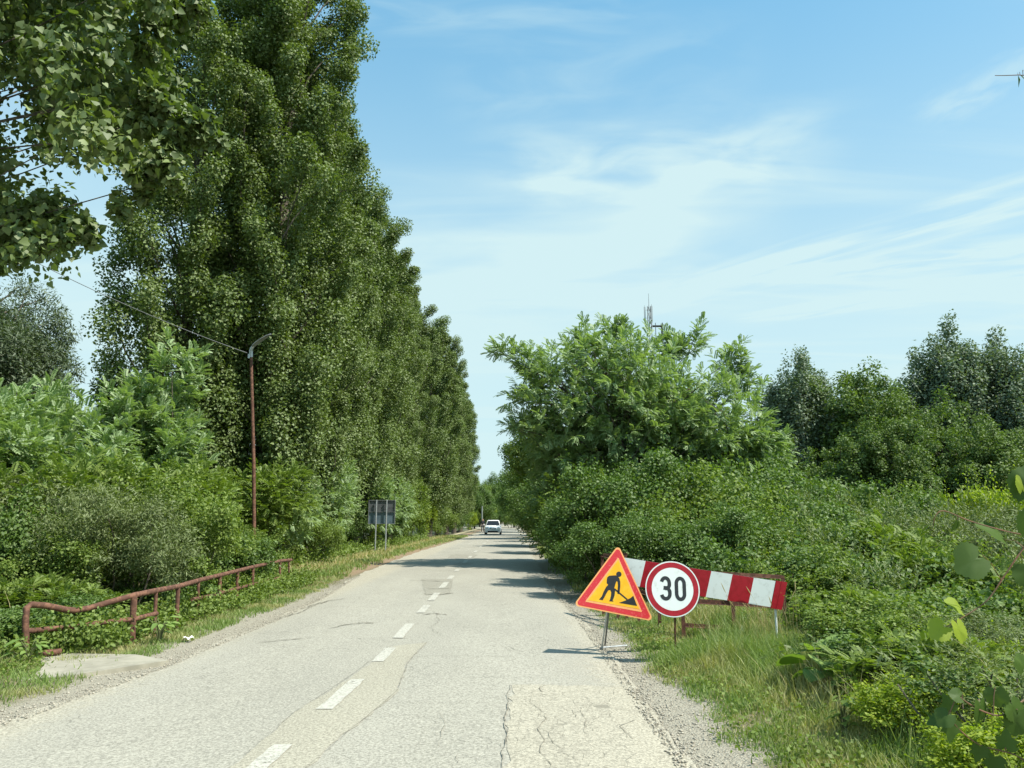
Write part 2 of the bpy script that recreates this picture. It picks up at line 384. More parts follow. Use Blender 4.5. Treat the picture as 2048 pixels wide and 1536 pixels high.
ysr = list(np.arange(-8, 26, .12)) + list(np.arange(26, 70, .5)) + list(np.arange(70, 460, 5))
mb = MB(); rows = []
for y in ysr:
    bend = 0.0 if y < 105 else -((y-105)**2)*.0020
    row = [float(RL(y)) - wob(y, .04, 1.0), RXL+.3, RXL+1.3, -1.4, RXR-1.2, RXR-.45, float(RR(y)) + wob(y, .03, 4.2)]
    zz_ = [-.012, .001, .012, .02, .012, .001, -.012]
    rows.append([(x+bend, y, z) for x, z in zip(row, zz_)])
k = len(rows[0])
for i in range(len(rows)-1):
    mb.poly(rows[i]+rows[i+1], [(j, j+1, k+j+1, k+j) for j in range(k-1)])
tag(mb.build('road', M['road'], recalc=False), kind='structure')
def road_z(x):
    return float(np.interp(x, [RXL, RXL+.3, RXL+1.3, -1.4, RXR-1.2, RXR-.3, RXR], [-.012, .001, .012, .02, .012, .001, -.012]))
def sheet(name, pts, mat, dz=.004, jit=.02, step=.12, seed=1):
    """flat patch draped on the road from a ground outline (x,y)"""
    r = random.Random(seed); out = []
    for i in range(len(pts)):
        a, b = Vector(pts[i]), Vector(pts[(i+1) % len(pts)]); n = max(1, int((b-a).length/step))
        for q in range(n):
            c = a.lerp(b, q/n); out.append((c.x + r.uniform(-jit, jit), c.y + r.uniform(-jit, jit)))
    me = bpy.data.meshes.new(name); bm = bmesh.new()
    f = bm.faces.new([bm.verts.new((x, y, 0)) for x, y in out])
    for xc in (RXL+.3, RXL+1.3, -1.4, RXR-1.2, RXR-.3):
        bmesh.ops.bisect_plane(bm, geom=bm.verts[:]+bm.edges[:]+bm.faces[:], plane_co=(xc,0,0), plane_no=(1,0,0))
    bmesh.ops.triangulate(bm, faces=bm.faces)
    for v in bm.verts: v.co.z = road_z(v.co.x) + dz
    bmesh.ops.recalc_face_normals(bm, faces=bm.faces)
    if bm.faces and bm.faces[:][0].normal.z < 0: bmesh.ops.reverse_faces(bm, faces=bm.faces)
    bm.to_mesh(me); bm.free()
    return tag(link(name, me, mat), kind='structure')
def gp(l): return [tuple(G(u, v).xy) for u, v in l]
sheet('road_patch', gp([(440,1560),(590,1430),(700,1360),(790,1296),(852,1288),(815,1330),(795,1385),(770,1410),(700,1465),(612,1545)]), M['patch'], seed=2)
sheet('road_patch', gp([(1010,1600),(1012,1460),(1025,1373),(1262,1373),(1310,1430),(1400,1560),(1425,1600)]), M['patch2'], seed=3, jit=.035)
sheet('road_patch', gp([(842,1158),(905,1160),(900,1190),(852,1192)]), M['patchd'], seed=4)
sheet('road_patch', gp([(860,1172),(905,1172),(900,1180),(856,1180)]), M['patchd'], dz=.0065, seed=9)
sheet('road_patch', gp([(902,1110),(955,1110),(948,1116),(896,1116)]), M['patchd'], seed=6)
sheet('road_patch', gp([(918,1126),(948,1127),(940,1131),(905,1131)]), M['patchd'], seed=7)
# painted centre dashes
M['paint'] = plain('worn_white_road_paint', (.47,.455,.395), .8, 0, .3, 45, (.34,.32,.26), .2, .47, .62)
nt = M['paint'].node_tree; tc = nd(nt, 'ShaderNodeNewGeometry'); w1 = noise(nt, tc.outputs['Position'], 26, 5, .75); w2 = noise(nt, tc.outputs['Position'], 3, 3, .6)
tr = nd(nt, 'ShaderNodeBsdfTransparent'); mx = nd(nt, 'ShaderNodeMixShader')
nt.links.new(mathn(nt, 'MULTIPLY', ramp(nt, mathn(nt, 'ADD', w1, mathn(nt, 'MULTIPLY', w2, .45)), .80, .92), .75), mx.inputs[0])
nt.links.new(nt.nodes['Principled BSDF'].outputs[0], mx.inputs[1]); nt.links.new(tr.outputs[0], mx.inputs[2])
nt.links.new(mx.outputs[0], nt.nodes['Material Output'].inputs[0])
dashes = [(1550,1497),(1425,1364),(1328,1300),(1280,1251),(1229,1213),(1204,1188),(1178,1166),(1160,1153),(1144,1140),(1127,1122),(1117,1113),(1106,1102),(1096,1093),(1089,1086),(1083,1081)]
cxs = [(1536,-1.60),(1395,-1.52),(1313,-1.46),(1265,-1.52),(1220,-1.53),(1172,-1.62),(1120,-1.75),(1080,-1.85)]
for i, (v0, v1) in enumerate(dashes):
    y0, y1 = G(1024, v0).y, G(1024, v1).y
    def cxx(v): return float(np.interp(-v, [-c[0] for c in cxs], [c[1] for c in cxs]))
    a, b_ = cxx(v0), cxx(v1); w = .068
    o = sheet('lane_marking', [(a-w, y0), (a+w, y0), (b_+w, y1), (b_-w, y1)], M['paint'], dz=.009, jit=.006, step=.1, seed=20+i)
# cracks: ragged dark ribbons lying in the surface
M['crack'] = plain('crack_dirt', (.15,.135,.105), .95, 0, .5, 9, (.27,.25,.20))
def crack(pts, w=.012, seed=0, dz=.0095, amp=.03, taper=True):
    r = random.Random(seed); P = [G(u, v) for u, v in pts]; c = []
    for a, b in zip(P, P[1:]):
        n = max(2, int((b-a).length/.06))
        for q in range(n): c.append(a.lerp(b, q/n))
    c.append(P[-1]); off = 0; out = []
    for i, q in enumerate(c):
        t = (c[min(i+1, len(c)-1)] - c[max(i-1, 0)]).normalized(); nrm = Vector((-t.y, t.x, 0))
        off = off*.8 + r.uniform(-amp, amp)*.5
        ww = w*r.uniform(.25, 1.2)*(sin(pi*min(1, (i+.5)/len(c)))**.3 if taper else 1)
        q = q + nrm*off; out.append((q - nrm*ww/2, q + nrm*ww/2))
    return out
mb = MB(); sd = 0
def add_crack(pts, w=.012, amp=.03):
    global sd; sd += 1
    o = crack(pts, w*(.45 if w < .03 else .8), sd, amp=amp*.55)
    for (a, b), (c, d) in zip(o, o[1:]):
        mb.poly([(q.x, q.y, road_z(q.x)+.0095) for q in (a, b, d, c)], [(0,1,2,3)])
for pts, w, amp in [
    ([(440,1560),(590,1430),(700,1358),(775,1298),(790,1292),(855,1288),(850,1292),(815,1330),(795,1385),(770,1410),(700,1465),(612,1545)], .012, .015),
    ([(1006,1560),(1012,1460),(1022,1385),(1025,1372)], .022, .05), ([(1025,1373),(1100,1370),(1262,1373)], .010, .02),
    ([(1262,1373),(1300,1430),(1375,1536)], .014, .03), ([(810,1320),(860,1316),(1000,1316),(1140,1315)], .016, .03),
    ([(755,1408),(800,1410),(900,1412),(1010,1410)], .010, .03), ([(510,1288),(560,1282),(630,1277)], .045, .05),
    ([(660,1258),(700,1250),(750,1247)], .05, .08), ([(700,1250),(725,1246),(748,1250)], .03, .08),
    ([(845,1233),(870,1230),(892,1233)], .06, .08), ([(865,1225),(880,1240),(860,1258),(893,1278)], .016, .08),
    ([(850,1218),(905,1222),(930,1240)], .012, .08), ([(930,1278),(1000,1277),(1090,1278)], .008, .02),
    ([(640,1208),(655,1202),(690,1198)], .06, .07), ([(540,1245),(600,1225),(640,1208)], .035, .09), ([(600,1218),(640,1205),(668,1203)], .04, .08),
    ([(840,1163),(870,1164),(905,1166)], .07, .04), ([(848,1190),(880,1192),(905,1188)], .07, .06),
    ([(855,1180),(900,1179)], .05, .05), ([(820,1162),(850,1162)], .05, .05),
    ([(700,1130),(800,1128),(900,1127)], .05, .04), ([(850,1112),(900,1110),(950,1108)], .08, .06), ([(880,1100),(920,1097),(960,1094)], .09, .06),
    ([(1270,1440),(1245,1455),(1265,1480)], .012, .04), ([(1085,1460),(1120,1500),(1175,1505)], .010, .05),
    ([(1060,1400),(1085,1440),(1080,1500),(1110,1560)], .014, .06), ([(1140,1400),(1160,1420),(1170,1470)], .010, .05),
    ([(880,1430),(900,1455),(880,1500)], .010, .06), ([(820,1380),(850,1375),(900,1385)], .008, .05),
    ([(600,1300),(500,1310),(420,1330)], .006, .03), ([(300,1420),(420,1400),(520,1385)], .006, .03),
    ([(690,1220),(720,1195),(760,1180)], .010, .05)]:
    add_crack(pts, w, amp)
for i in range(26):   # short stray cracks in the right lane
    u = rnd.uniform(850, 1260); v = rnd.uniform(1385, 1560)
    a = rnd.uniform(-2.6, .4); L = rnd.uniform(12, 46)
    add_crack([(u, v), (u+cos(a)*L*.5, v+sin(a)*L*.35), (u+cos(a+.5)*L, v+sin(a+.5)*L*.7)], rnd.uniform(.004, .010), .05)
o = mb.build('road_cracks', M['crack'], recalc=False); tag(o, kind='structure')
for pl in o.data.polygons: pass

# concrete slab on the left verge (culvert deck)
mb = MB(); slab = [(-60,1376),(70,1352),(86,1336),(74,1315),(125,1310),(270,1312),(338,1324),(130,1356)]
pp = [G(u, v, 0.0) for u, v in slab]; mb.poly([(q.x, q.y, .019) for q in pp] + [(q.x, q.y, -.25) for q in pp],
   [tuple(range(8)), tuple(range(15,7,-1))] + [(i, i+8, (i+1)%8+8, (i+1)%8) for i in range(8)])
tag(mb.build('concrete_slab', M['conc']), kind='structure')

# ------------------------------------------------------------------ foliage generators
def unit(a): return a/np.maximum(np.linalg.norm(a, axis=-1, keepdims=True), 1e-9)
RHOMB = (np.array([(0,0,0),(.34,.42,.09),(0,1,-.05),(-.34,.42,.09)]), [np.array([[0,1,2,3]])])
WIDE = (np.array([(0,0,0),(.46,.30,.10),(.05,1,-.06),(-.46,.30,.10)]), [np.array([[0,1,2,3]])])
NARROW = (np.array([(0,0,0),(.13,.45,.03),(0,1,-.12),(-.13,.45,.03)]), [np.array([[0,1,2,3]])])
HEART = (np.array([(0,.08,0),(.30,-.04,.05),(.52,.22,.10),(.36,.55,.06),(0,1.02,-.10),(-.36,.55,.06),(-.52,.22,.10),(-.30,-.04,.05),(0,.5,-.02)]),
         [np.array([[0,1,2,8],[2,3,4,8],[8,4,5,6],[0,8,6,7]])])
def lobed():
    pts = [(0,.10),(.22,-.06),(.46,.02),(.62,.22),(.44,.30),(.66,.58),(.42,.56),(.26,.66),(.20,.84),(0,1.08)]
    L = pts + [(-x, y) for x, y in reversed(pts[1:-1])]
    V = [(x, y, .18*abs(x) - .10*y*y) for x, y in L] + [(0, .45, -.03)]
    n = len(L)
    return (np.array(V), [np.array([[i, (i+1)%n, n] for i in range(n)])])
LOBED = lobed()
def toothed():
    L = []; n = 34
    for i in range(n+1):
        a = -pi*.5 + .28 + (2*pi-.56)*i/n; f = i/n
        r = .50*(1+.16*abs(sin(2.5*pi*f))) + (.030 if i % 2 else -.022)
        if abs(f-.5) < .08: r += .10*(1-abs(f-.5)/.08)
        L.append((r*1.08*cos(a), .42 + r*sin(a)))
    L.append((0, .10))
    V = [(x, y, .12*abs(x) - .16*(y-.3)**2 + .012*sin(9*x+7*y)) for x, y in L] + [(0, .40, -.01)]
    n = len(L); return (np.array(V), [np.array([[i, (i+1)%n, n] for i in range(n)])])
def pleated():
    n = 40; rings = (.33, .68, 1.0); V = [(0, .42, -.01)]; F3, F4 = [], []
    for q, rr in enumerate(rings):
        for i in range(n):
            a = -pi*.5 + 2*pi*i/n; f = i/n
            r = .50*(1+.14*abs(sin(2.5*pi*f)))*(1-.55*max(0, 1-min(f, 1-f)/.075))
            if rr == 1.0: r += .026 if i % 2 else -.020
            if abs(f-.5) < .06: r += .09*(1-abs(f-.5)/.06)
            r *= rr; x, y = r*1.08*cos(a), .42 + r*sin(a)
            V.append((x, y, .10*abs(x) - .20*(y-.3)**2 - .075*r*abs(sin(2.5*pi*f+pi/2)) + .015*sin(9*x+7*y)))
    for i in range(n): F3.append([0, 1+i, 1+(i+1)%n])
    for q in (0, 1):
        for i in range(n): F4.append([1+q*n+i, 1+(q+1)*n+i, 1+(q+1)*n+(i+1)%n, 1+q*n+(i+1)%n])
    return (np.array(V), [np.array(F3), np.array(F4)])
GRAPE = pleated()
def frond(pairs=7, ll=.26, lw=.085, droop=.35):
    V, F = [], []
    def leaflet(px, py, pz, dx, dy, dz):
        d = np.array([dx, dy, dz]); d = d/np.linalg.norm(d); s = np.cross(d, [0,0,1]); s = s/np.linalg.norm(s)
        b = np.array([px, py, pz]); k = len(V)
        V.extend([b, b+d*ll*.5+s*lw+np.array([0,0,.012]), b+d*ll+np.array([0,0,-.03]), b+d*ll*.5-s*lw+np.array([0,0,.012])])
        F.append([k, k+1, k+2, k+3])
    for i in range(pairs):
        t = .16 + .80*i/(pairs-1); z = .10*t-droop*t*t
        for sgn in (-1, 1): leaflet(0, t, z, sgn*.95, .42, -.22)
    leaflet(0, .98, .1-droop, 0, 1, -.5)
    return (np.array(V), [np.array(F)])
FROND = frond(); FROND2 = frond(6, .30, .10, .45); FRONDBIG = frond(8, .30, .075, .40)
def place(P, N, T, Sz, tmpl):
    """leaf template copies: P points, N normals, T axes, Sz sizes"""
    T = unit(T); N = unit(N - T*np.sum(N*T, 1, keepdims=True)); Sd = np.cross(T, N)
    tv, tf = tmpl; m = len(tv); n = len(P)
    V = P[:,None,:] + Sz[:,None,None]*(tv[None,:,0:1]*Sd[:,None,:] + tv[None,:,1:2]*T[:,None,:] + tv[None,:,2:3]*N[:,None,:])
    Fs = [(f[None,:,:] + (np.arange(n)*m)[:,None,None]).reshape(-1, f.shape[1]) for f in tf]
    return V.reshape(-1, 3), Fs
def rdir(rng, n):
    return unit(rng.normal(size=(n, 3)))
def blob(rng, C, R, n, size, up=.5, droop=-.3, shell=.4, outw=1.0, jit=.42):
    k = len(C); C = np.repeat(C, n, 0); R = np.repeat(np.broadcast_to(np.asarray(R, float).reshape(k, -1), (k, 3)), n, 0)
    u = rdir(rng, k*n); rad = rng.random((k*n, 1))**shell
    P = C + u*rad*R
    N = u*outw + np.array([0,0,up]) + rng.normal(size=u.shape)*jit
    T = rng.normal(size=u.shape) + np.array([0,0,droop]) + u*.5
    return P, N, T, size*rng.uniform(.65, 1.25, k*n)
def shoots(rng, C, Dr, L, n, size, spread=.9, droop=.15):
    """fronds set alternately along shoots starting at C in direction Dr"""
    k = len(C); t = np.tile(np.linspace(.12, 1, n), k)[:,None]
    C = np.repeat(C, n, 0); Dr = np.repeat(unit(Dr), n, 0); L = np.repeat(np.broadcast_to(L, (k,)), n)[:,None]
    P = C + Dr*t*L - np.array([0,0,1])*droop*(t*L)**2
    side = unit(np.cross(Dr, rdir(rng, len(P))))
    T = Dr*(.35+.7*t) + side*spread*(1.15-t*.8) + np.array([0,0,.05])
    N = np.array([0,0,1.0]) + Dr*.25 + rng.normal(size=P.shape)*.25
    return P, N, T, size*rng.uniform(.7, 1.2, len(P))*(1.05-.35*t[:,0]**3)
def leafobj(name, parts, mat, parent):
    Vs, F4, F3, off = [], [], [], 0
    for (P, N, T, Sz), tm in parts:
        V, Fs = place(P, N, T, Sz, tm)
        for f in Fs: (F4 if f.shape[1] == 4 else F3).append(f + off)
        Vs.append(V); off += len(V)
    fs = ([np.concatenate(F4)] if F4 else []) + ([np.concatenate(F3)] if F3 else [])
    return link(name, np_mesh(name, np.concatenate(Vs), fs), mat, parent)
def wiggle(rng, a, b, n=5, amp=.08, sag=0.0):
    a, b = np.asarray(a, float), np.asarray(b, float); L = np.linalg.norm(b-a); out = []
    o1 = rng.normal(size=3)*amp*L
    for i in range(n+1):
        t = i/n; out.append(a + (b-a)*t + o1*sin(pi*t) + rng.normal(size=3)*amp*L*.12*(0 < i < n) + np.array([0,0,-sag*L*t*(1-t)]))
    return out
def limbs(rng, mb, base, targets, z0f, r0, sides=5, trunk=None, rmin=.008):
    """tapered limbs from the trunk axis to each target"""
    for c in targets:
        zt = z0f(c); a = np.array([np.interp(zt, [q[2] for q in trunk], [q[0] for q in trunk]),
                                   np.interp(zt, [q[2] for q in trunk], [q[1] for q in trunk]), zt])
        p = wiggle(rng, a, c, 5, .09); r = r0*rng.uniform(.6, 1.2)
        mb.tube([tuple(q) for q in p], [r*(1-i/5.5)+rmin for i in range(6)], sides, cap=False)

def poplar(name, seed, h, R, nclump, nleaf, leaf, mat, z0=2.0, top=1.0):
    """tall narrow tree built of steep leafy boughs"""
    rng = np.random.default_rng(seed); root = empty(name)
    cl = []; rad = []
    nb = nclump//6
    for b_ in range(nb):
        zb = z0 + (h-z0)*.93*(b_/nb)**1.05; th = b_*2.39996 + rng.uniform(-.5, .5)
        f = (zb-z0)/(h-z0)
        Rz = R*min(1, .62+1.6*f)*(1-max(0, f-.5)**1.6*1.9)*rng.uniform(.72, 1.15)
        Rz = max(Rz, .25)
        L = rng.uniform(2.0, 3.4)*(1-.55*f)
        for q in range(6):
            t = (q+.4)/6; r = Rz*(.30+.72*t**.75)
            s = rng.uniform(.45, .88)*(1.15-.40*t)*(1-.30*f)
            zc = zb + L*t*1.05 + rng.uniform(-.2, .2)
            cl.append((cos(th)*r+rng.normal()*.16, sin(th)*r+rng.normal()*.16, min(zc, h-.3+rng.uniform(-.3,.5)))); rad.append((s, s, s*1.05))
    cl = np.array(cl); rad = np.array(rad)
    mb = MB(); trunk = wiggle(rng, (0,0,-.4), (rng.normal()*.15, rng.normal()*.15, h*.97), 10, .006)
    mb.tube([tuple(q) for q in trunk], [.26*(R/2.2)*(1-.92*i/10)+.012 for i in range(11)], 9)
    mb.build('trunk', M['bark'], root, smooth=True)
    mb = MB(); limbs(rng, mb, None, cl[4::6], lambda c: max(.8, c[2]-2.6-rng.uniform(0,1)), .045, 5, trunk)
    mb.build('branches', M['bark'], root, smooth=True)
    leafobj('crown', [(blob(rng, cl, rad, nleaf, leaf, up=.75, droop=-.15, shell=.45, jit=.38), WIDE)], mat, root)
    return root

def roundtree(name, seed, h, R, z0, nclump, nleaf, leaf, mat, crad=.6, tmpl=RHOMB, bark='bark', lobes=4, trunk_r=.18, upright=1.2, lean=(0,0)):
    rng = np.random.default_rng(seed); root = empty(name)
    lc = [(rng.uniform(-.5,.5)*R, rng.uniform(-.5,.5)*R, z0+(h-z0)*rng.uniform(.35,.8), R*rng.uniform(.5,.75), (h-z0)*rng.uniform(.3,.45)) for _ in range(lobes)]
    lc.append((0, 0, z0+(h-z0)*.5, R*.8, (h-z0)*.5))
    cl = []
    while len(cl) < nclump:
        a = lc[rng.integers(len(lc))]; u = rdir(rng, 1)[0]; r = rng.random()**.35
        q = np.array([a[0]+u[0]*a[3]*r, a[1]+u[1]*a[3]*r, a[2]+u[2]*a[4]*r])
        if q[2] > z0*.75: cl.append(q)
    cl = np.array(cl); cl[:,0] += lean[0]*(cl[:,2]/h); cl[:,1] += lean[1]*(cl[:,2]/h)
    s = crad*rng.uniform(.65, 1.2, len(cl)); rad = np.stack([s, s, s*upright], 1)
    mb = MB(); trunk = wiggle(rng, (0,0,-.4), (lean[0]*.8, lean[1]*.8, z0+(h-z0)*.8), 8, .02)
    mb.tube([tuple(q) for q in trunk], [trunk_r*(1-.88*i/8)+.012 for i in range(9)], 9)
    mb.build('trunk', M[bark], root, smooth=True)
    mb = MB(); limbs(rng, mb, None, cl[::3], lambda c: max(z0*.6, c[2]-R*.55-rng.uniform(0,.6)), trunk_r*.22, 5, trunk)
    mb.build('branches', M[bark], root, smooth=True)
    leafobj('crown', [(blob(rng, cl, rad, nleaf, leaf, up=.6, droop=-.35, shell=.5), tmpl)], mat, root)
    return root

def frondplant(name, seed, h, Rx, z0, ntips, nper, size, mat, shoot=.75, stems=1, tmpl=FROND, lobes=5, trunk_r=.12, extra=(), Ry=None, crown='crown', up=.55):
    """tree or shrub with feather-shaped compound leaves"""
    rng = np.random.default_rng(seed); root = empty(name); Ry = Ry or Rx
    lc = [(rng.uniform(-.55,.55)*Rx, rng.uniform(-.55,.55)*Ry, z0+(h-z0)*rng.uniform(.3,.75), Rx*rng.uniform(.38,.6), Ry*rng.uniform(.38,.6), (h-z0)*rng.uniform(.22,.38)) for _ in range(lobes)]
    lc.append((0, 0, z0+(h-z0)*.45, Rx*.75, Ry*.75, (h-z0)*.45))
    C, Dr = [], []
    while len(C) < ntips:
        a = lc[rng.integers(len(lc))]; u = rdir(rng, 1)[0]; r = rng.random()**.4
        q = np.array([a[0]+u[0]*a[3]*r, a[1]+u[1]*a[4]*r, a[2]+u[2]*a[5]*r])
        if q[2] < z0*.8 or q[2] > h: continue
        C.append(q); Dr.append(u*.9 + np.array([0,0,up]) + rng.normal(size=3)*.25)
    for (ex, ey, ez, dx, dy, dz, n_) in extra:          # arms reaching out of the crown
        for i in range(n_):
            t = i/max(1, n_-1)
            C.append(np.array([ex+dx*t, ey+dy*t, ez+dz*t])+rng.normal(size=3)*.16); Dr.append(np.array([dx, dy, dz])*.4+rng.normal(size=3)*.5+np.array([0,0,.4]))
    C = np.array(C); Dr = np.array(Dr)
    mb = MB()
    if stems == 1:
        trunk = wiggle(rng, (0,0,-.4), (0, 0, z0+(h-z0)*.8), 8, .02)
        mb.tube([tuple(q) for q in trunk], [trunk_r*(1-.88*i/8)+.01 for i in range(9)], 8)
        mb.build('trunk', M['bark'], root, smooth=True)
        mb = MB(); limbs(rng, mb, None, C[::4], lambda c: max(z0*.5, c[2]-Rx*.6-rng.uniform(0,.6)), trunk_r*.28, 5, trunk, .005)
        mb.build('branches', M['bark'], root, smooth=True)
    else:
        for i in range(stems):
            a = (rng.normal()*Rx*.18, rng.normal()*Ry*.18, -.3); c = C[rng.integers(len(C))]
            mb.tube([tuple(q) for q in wiggle(rng, a, c, 5, .06)], [.022*(1-i_/6.5)+.004 for i_ in range(6)], 5, cap=False)
        mb.build('stems', M['bark'], root, smooth=True)
    leafobj(crown, [(shoots(rng, C, Dr, shoot*rng.uniform(.6,1.2,len(C)), nper, size), tmpl)], mat, root)
    return root

def shrub(name, seed, h, R, nclump, nleaf, leaf, mat, tmpl=RHOMB, crad=.22, stems=8, stemmat='bark', z0=0.0, up=.6):
    rng = np.random.default_rng(seed); root = empty(name); C = []
    lob = [(rng.normal()*R*.4, rng.normal()*R*.4, h*rng.uniform(.45,.78), R*rng.uniform(.35,.6)) for _ in range(5)] + [(0,0,h*.5,R*.85)]
    while len(C) < nclump:
        a = lob[rng.integers(len(lob))]; u = rdir(rng, 1)[0]; r = rng.random()**.35
        q = np.array([a[0]+u[0]*a[3]*r, a[1]+u[1]*a[3]*r, a[2]+u[2]*min(a[3], h*.5)*r])
        if q[2] > z0: C.append(q)
    C = np.array(C); s = crad*rng.uniform(.6, 1.3, len(C))
    mb = MB()
    for i in range(stems):
        c = C[rng.integers(len(C))]
        mb.tube([tuple(q) for q in wiggle(rng, (rng.normal()*R*.15, rng.normal()*R*.15, -.3), c, 5, .07)], [.018*(1-j/6.5)+.003 for j in range(6)], 5, cap=False)
    mb.build('stems', M[stemmat], root, smooth=True)
    P = blob(rng, C, np.stack([s, s, s*.8], 1), nleaf, leaf, up=up, droop=-.2, shell=.5)
    # sprigs poking out of the outline
    k = nclump//2; idx = rng.integers(len(C), size=k); n = 9
    t = np.tile(np.linspace(0, 1, n), k)[:,None]; d = np.repeat(unit(C[idx]*np.array([1,1,.4]) + np.array([0,0,h*.5]) + rng.normal(size=(k,3))*.3), n, 0)
    SP = np.repeat(C[idx], n, 0) + d*t*crad*2.4
    sp = (SP, np.array([0,0,.8])+rng.normal(size=SP.shape)*.5, np.cross(d, rdir(rng, len(SP)))+d*.6, leaf*rng.uniform(.6,1.1,len(SP)))
    leafobj('foliage', [(P, tmpl), (sp, tmpl)], mat, root)
    return root

def true_h(root):
    out = 0
    for ch in root.children:
        if ch.name.split('.')[0] in ('crown', 'foliage'):
            n = len(ch.data.vertices); co = np.empty(n*3, np.float32); ch.data.vertices.foreach_get('co', co)
            out = max(out, float(np.percentile(co.reshape(-1, 3)[:, 2], 99.6)))
    return out
first_use = set()
def put(proto, x, y, sc=1.0, rz=0.0, label=None, cat=None, group=None, szv=None, z=None, name=None):
    if id(proto) in first_use: o = copy_tree(proto)
    else: o = proto; first_use.add(id(proto))
    o.location = (x, y, gz(x, y) if z is None else z); o.rotation_euler = (0, 0, rz)
    o.scale = (sc, sc, sc*(szv or 1.0))
    return tag(o, label, cat, group)
# ------------------------------------------------------------------ poplar row along the left side
popA = poplar('poplar_tree', 11, 26, 2.6, 480, 430, .090, M['poplar'], z0=2.2)
popB = poplar('poplar_tree', 12, 21, 2.45, 372, 400, .090, M['poplar'], z0=2.0)
popC = poplar('poplar_tree', 13, 19, 2.3, 300, 350, .105, M['poplar'], z0=1.5)
PG = 'tall poplars in the row along the left side of the road'
pops = [
 (popA, -7.95, 24.6, 1.0, 0.3, 'tallest and nearest poplar beside the road, its top cut off by the picture edge'),
 (popB, -10.6, 23.2, 1.0, 1.9, 'wide dark poplar at the left end of the row, bordering the sky gap'),
 (popA, -9.3, 25.2, .95, 4.0, 'poplar just behind the two nearest ones, seen only between their crowns'),
 (popB, -7.75, 29.3, .93, 4.1, 'second poplar from the near end on the road side, lower than the nearest one'),
 (popC, -7.4, 33.8, .97, 0.7, 'third poplar on the road side, dense green with a rounded shoulder'),
 (popB, -7.3, 38.6, .90, 2.4, 'fourth poplar on the road side, half hidden behind nearer crowns'),
 (popC, -7.2, 44.0, .95, 5.0, 'fifth poplar on the road side, standing above the info board'),
 (popA, -7.5, 50.5, .76, 2.8, 'dark poplar standing taller than its neighbours halfway down the row'),
 (popB, -7.3, 57.0, .90, 5.6, 'poplar following the dark tall one, with a stepped right edge'),
 (popC, -7.3, 64.5, .98, 1.5, 'poplar two beyond the dark tall one, its tip catching light against the sky'),
 (popB, -7.3, 73.0, .92, 3.1, 'slim bright poplar in the far half of the row'),
 (popC, -7.4, 83.0, .98, 3.9, 'narrow poplar near the far end of the row, above the dark trunks'),
 (popB, -7.5, 95.0, .90, .5, 'second last large poplar of the row, left of the white car'),
 (popC, -7.6, 109.0, .95, 2.2, 'last large poplar where the row drops to the low trees'),
]
for pr, x, y, sc, rz, lb in pops:
    o = put(pr, x + (.25 if y > 60 else -.7 if y > 31 else -.25 if y > 28 else .1), y, sc*(1.04 if y > 34 else 1), rz, lb, 'poplar', PG)
    if y > 34: o.scale[0] *= 1.12; o.scale[1] *= 1.12

# ------------------------------------------------------------------ trees closing the road at the far end
tA = roundtree('broadleaf_tree', 21, 9, 4.2, 1.2, 190, 190, .20, M['dark'], .75, RHOMB)
tB = roundtree('broadleaf_tree', 22, 10, 3.6, 1.0, 180, 190, .19, M['mid'], .7, RHOMB)
far = [
 (tA, 950, 950, 135, .3, 'dark round tree beyond the end of the poplar row'),
 (tB, 960, 962, 175, 1.2, 'light green tree above the roof of the white car'),
 (tA, 985, 952, 185, 2.2, 'dark tree closing the view behind the white car'),
 (tB, 925, 930, 150, 3.2, 'pale tree far behind the last poplar'),
 (tA, 1056, 905, 120, 4.2, 'dark tree leaning over the right edge of the road at its far end'),
 (tA, 1066, 870, 98, 5.2, 'dark shaded tree on the right, farther along than the tall hedge trees'),
 (tB, 1028, 940, 160, .9, 'green tree at the last bend on the right of the road'),
 (tA, 1086, 850, 78, .7, 'dark tree against the sky gap right of the road'),
 (tB, 1110, 830, 62, 2.7, 'round green tree behind the left shoulder of the feathery tree'),
 (tA, 1145, 850, 46, 3.7, 'dark tree over the shaded stretch of road on the right'),
 (tA, 1010, 948, 205, 1.7, 'farthest dark tree in the middle of the road gap'),
 (tB, 900, 950, 170, 1.1, 'pale distant tree hidden low behind the poplars'),
]
for pr, u, vt, D, rz, lb in far:
    q = W(u, vt, D); zg = gz(q.x, D); put(pr, q.x, D, (q.z-zg)/true_h(pr), rz, lb, 'tree')

# ------------------------------------------------------------------ right: large feathery tree, far silver poplars, green trees
bx, by = 4.4, 26.5
def rel(u, v, D): q = W(u, v, D); return (q.x-bx, q.y-by, q.z-gz(bx, by))
arms = []
for (u0, v0, u1, v1, D, n_) in [(1110,760,1000,700,26,34),(1210,735,1165,668,26,26),(1230,705,1235,655,26.5,22),(1330,730,1395,675,26.5,20),
                            (1440,760,1470,715,26,24),(1470,790,1515,760,26,16),(1450,860,1555,905,24.5,40),(1120,850,1035,860,26,24),(1080,800,1040,800,26,16),
                            (1330,720,1345,690,27,22)]:
    a, b = rel(u0, v0, D), rel(u1, v1, D); arms.append((*a, b[0]-a[0], b[1]-a[1], b[2]-a[2], n_))
big = frondplant('locust_tree', 31, 7.6, 4.35, .6, 2100, 12, .30, M['locust'], shoot=.72, lobes=9, trunk_r=.16, extra=arms, Ry=2.8)
put(big, bx, by, 1, 0, 'big feathery light green tree on the right with branches reaching into the sky', 'tree')
sA = roundtree('silver_poplar', 41, 16, 4.4, 2.0, 440, 190, .23, M['silver'], .75, RHOMB, 'greybark', 6, .28, 2.2)
sB = roundtree('silver_poplar', 42, 15, 3.6, 2.0, 380, 190, .23, M['silver'], .70, RHOMB, 'greybark', 6, .25, 2.2)
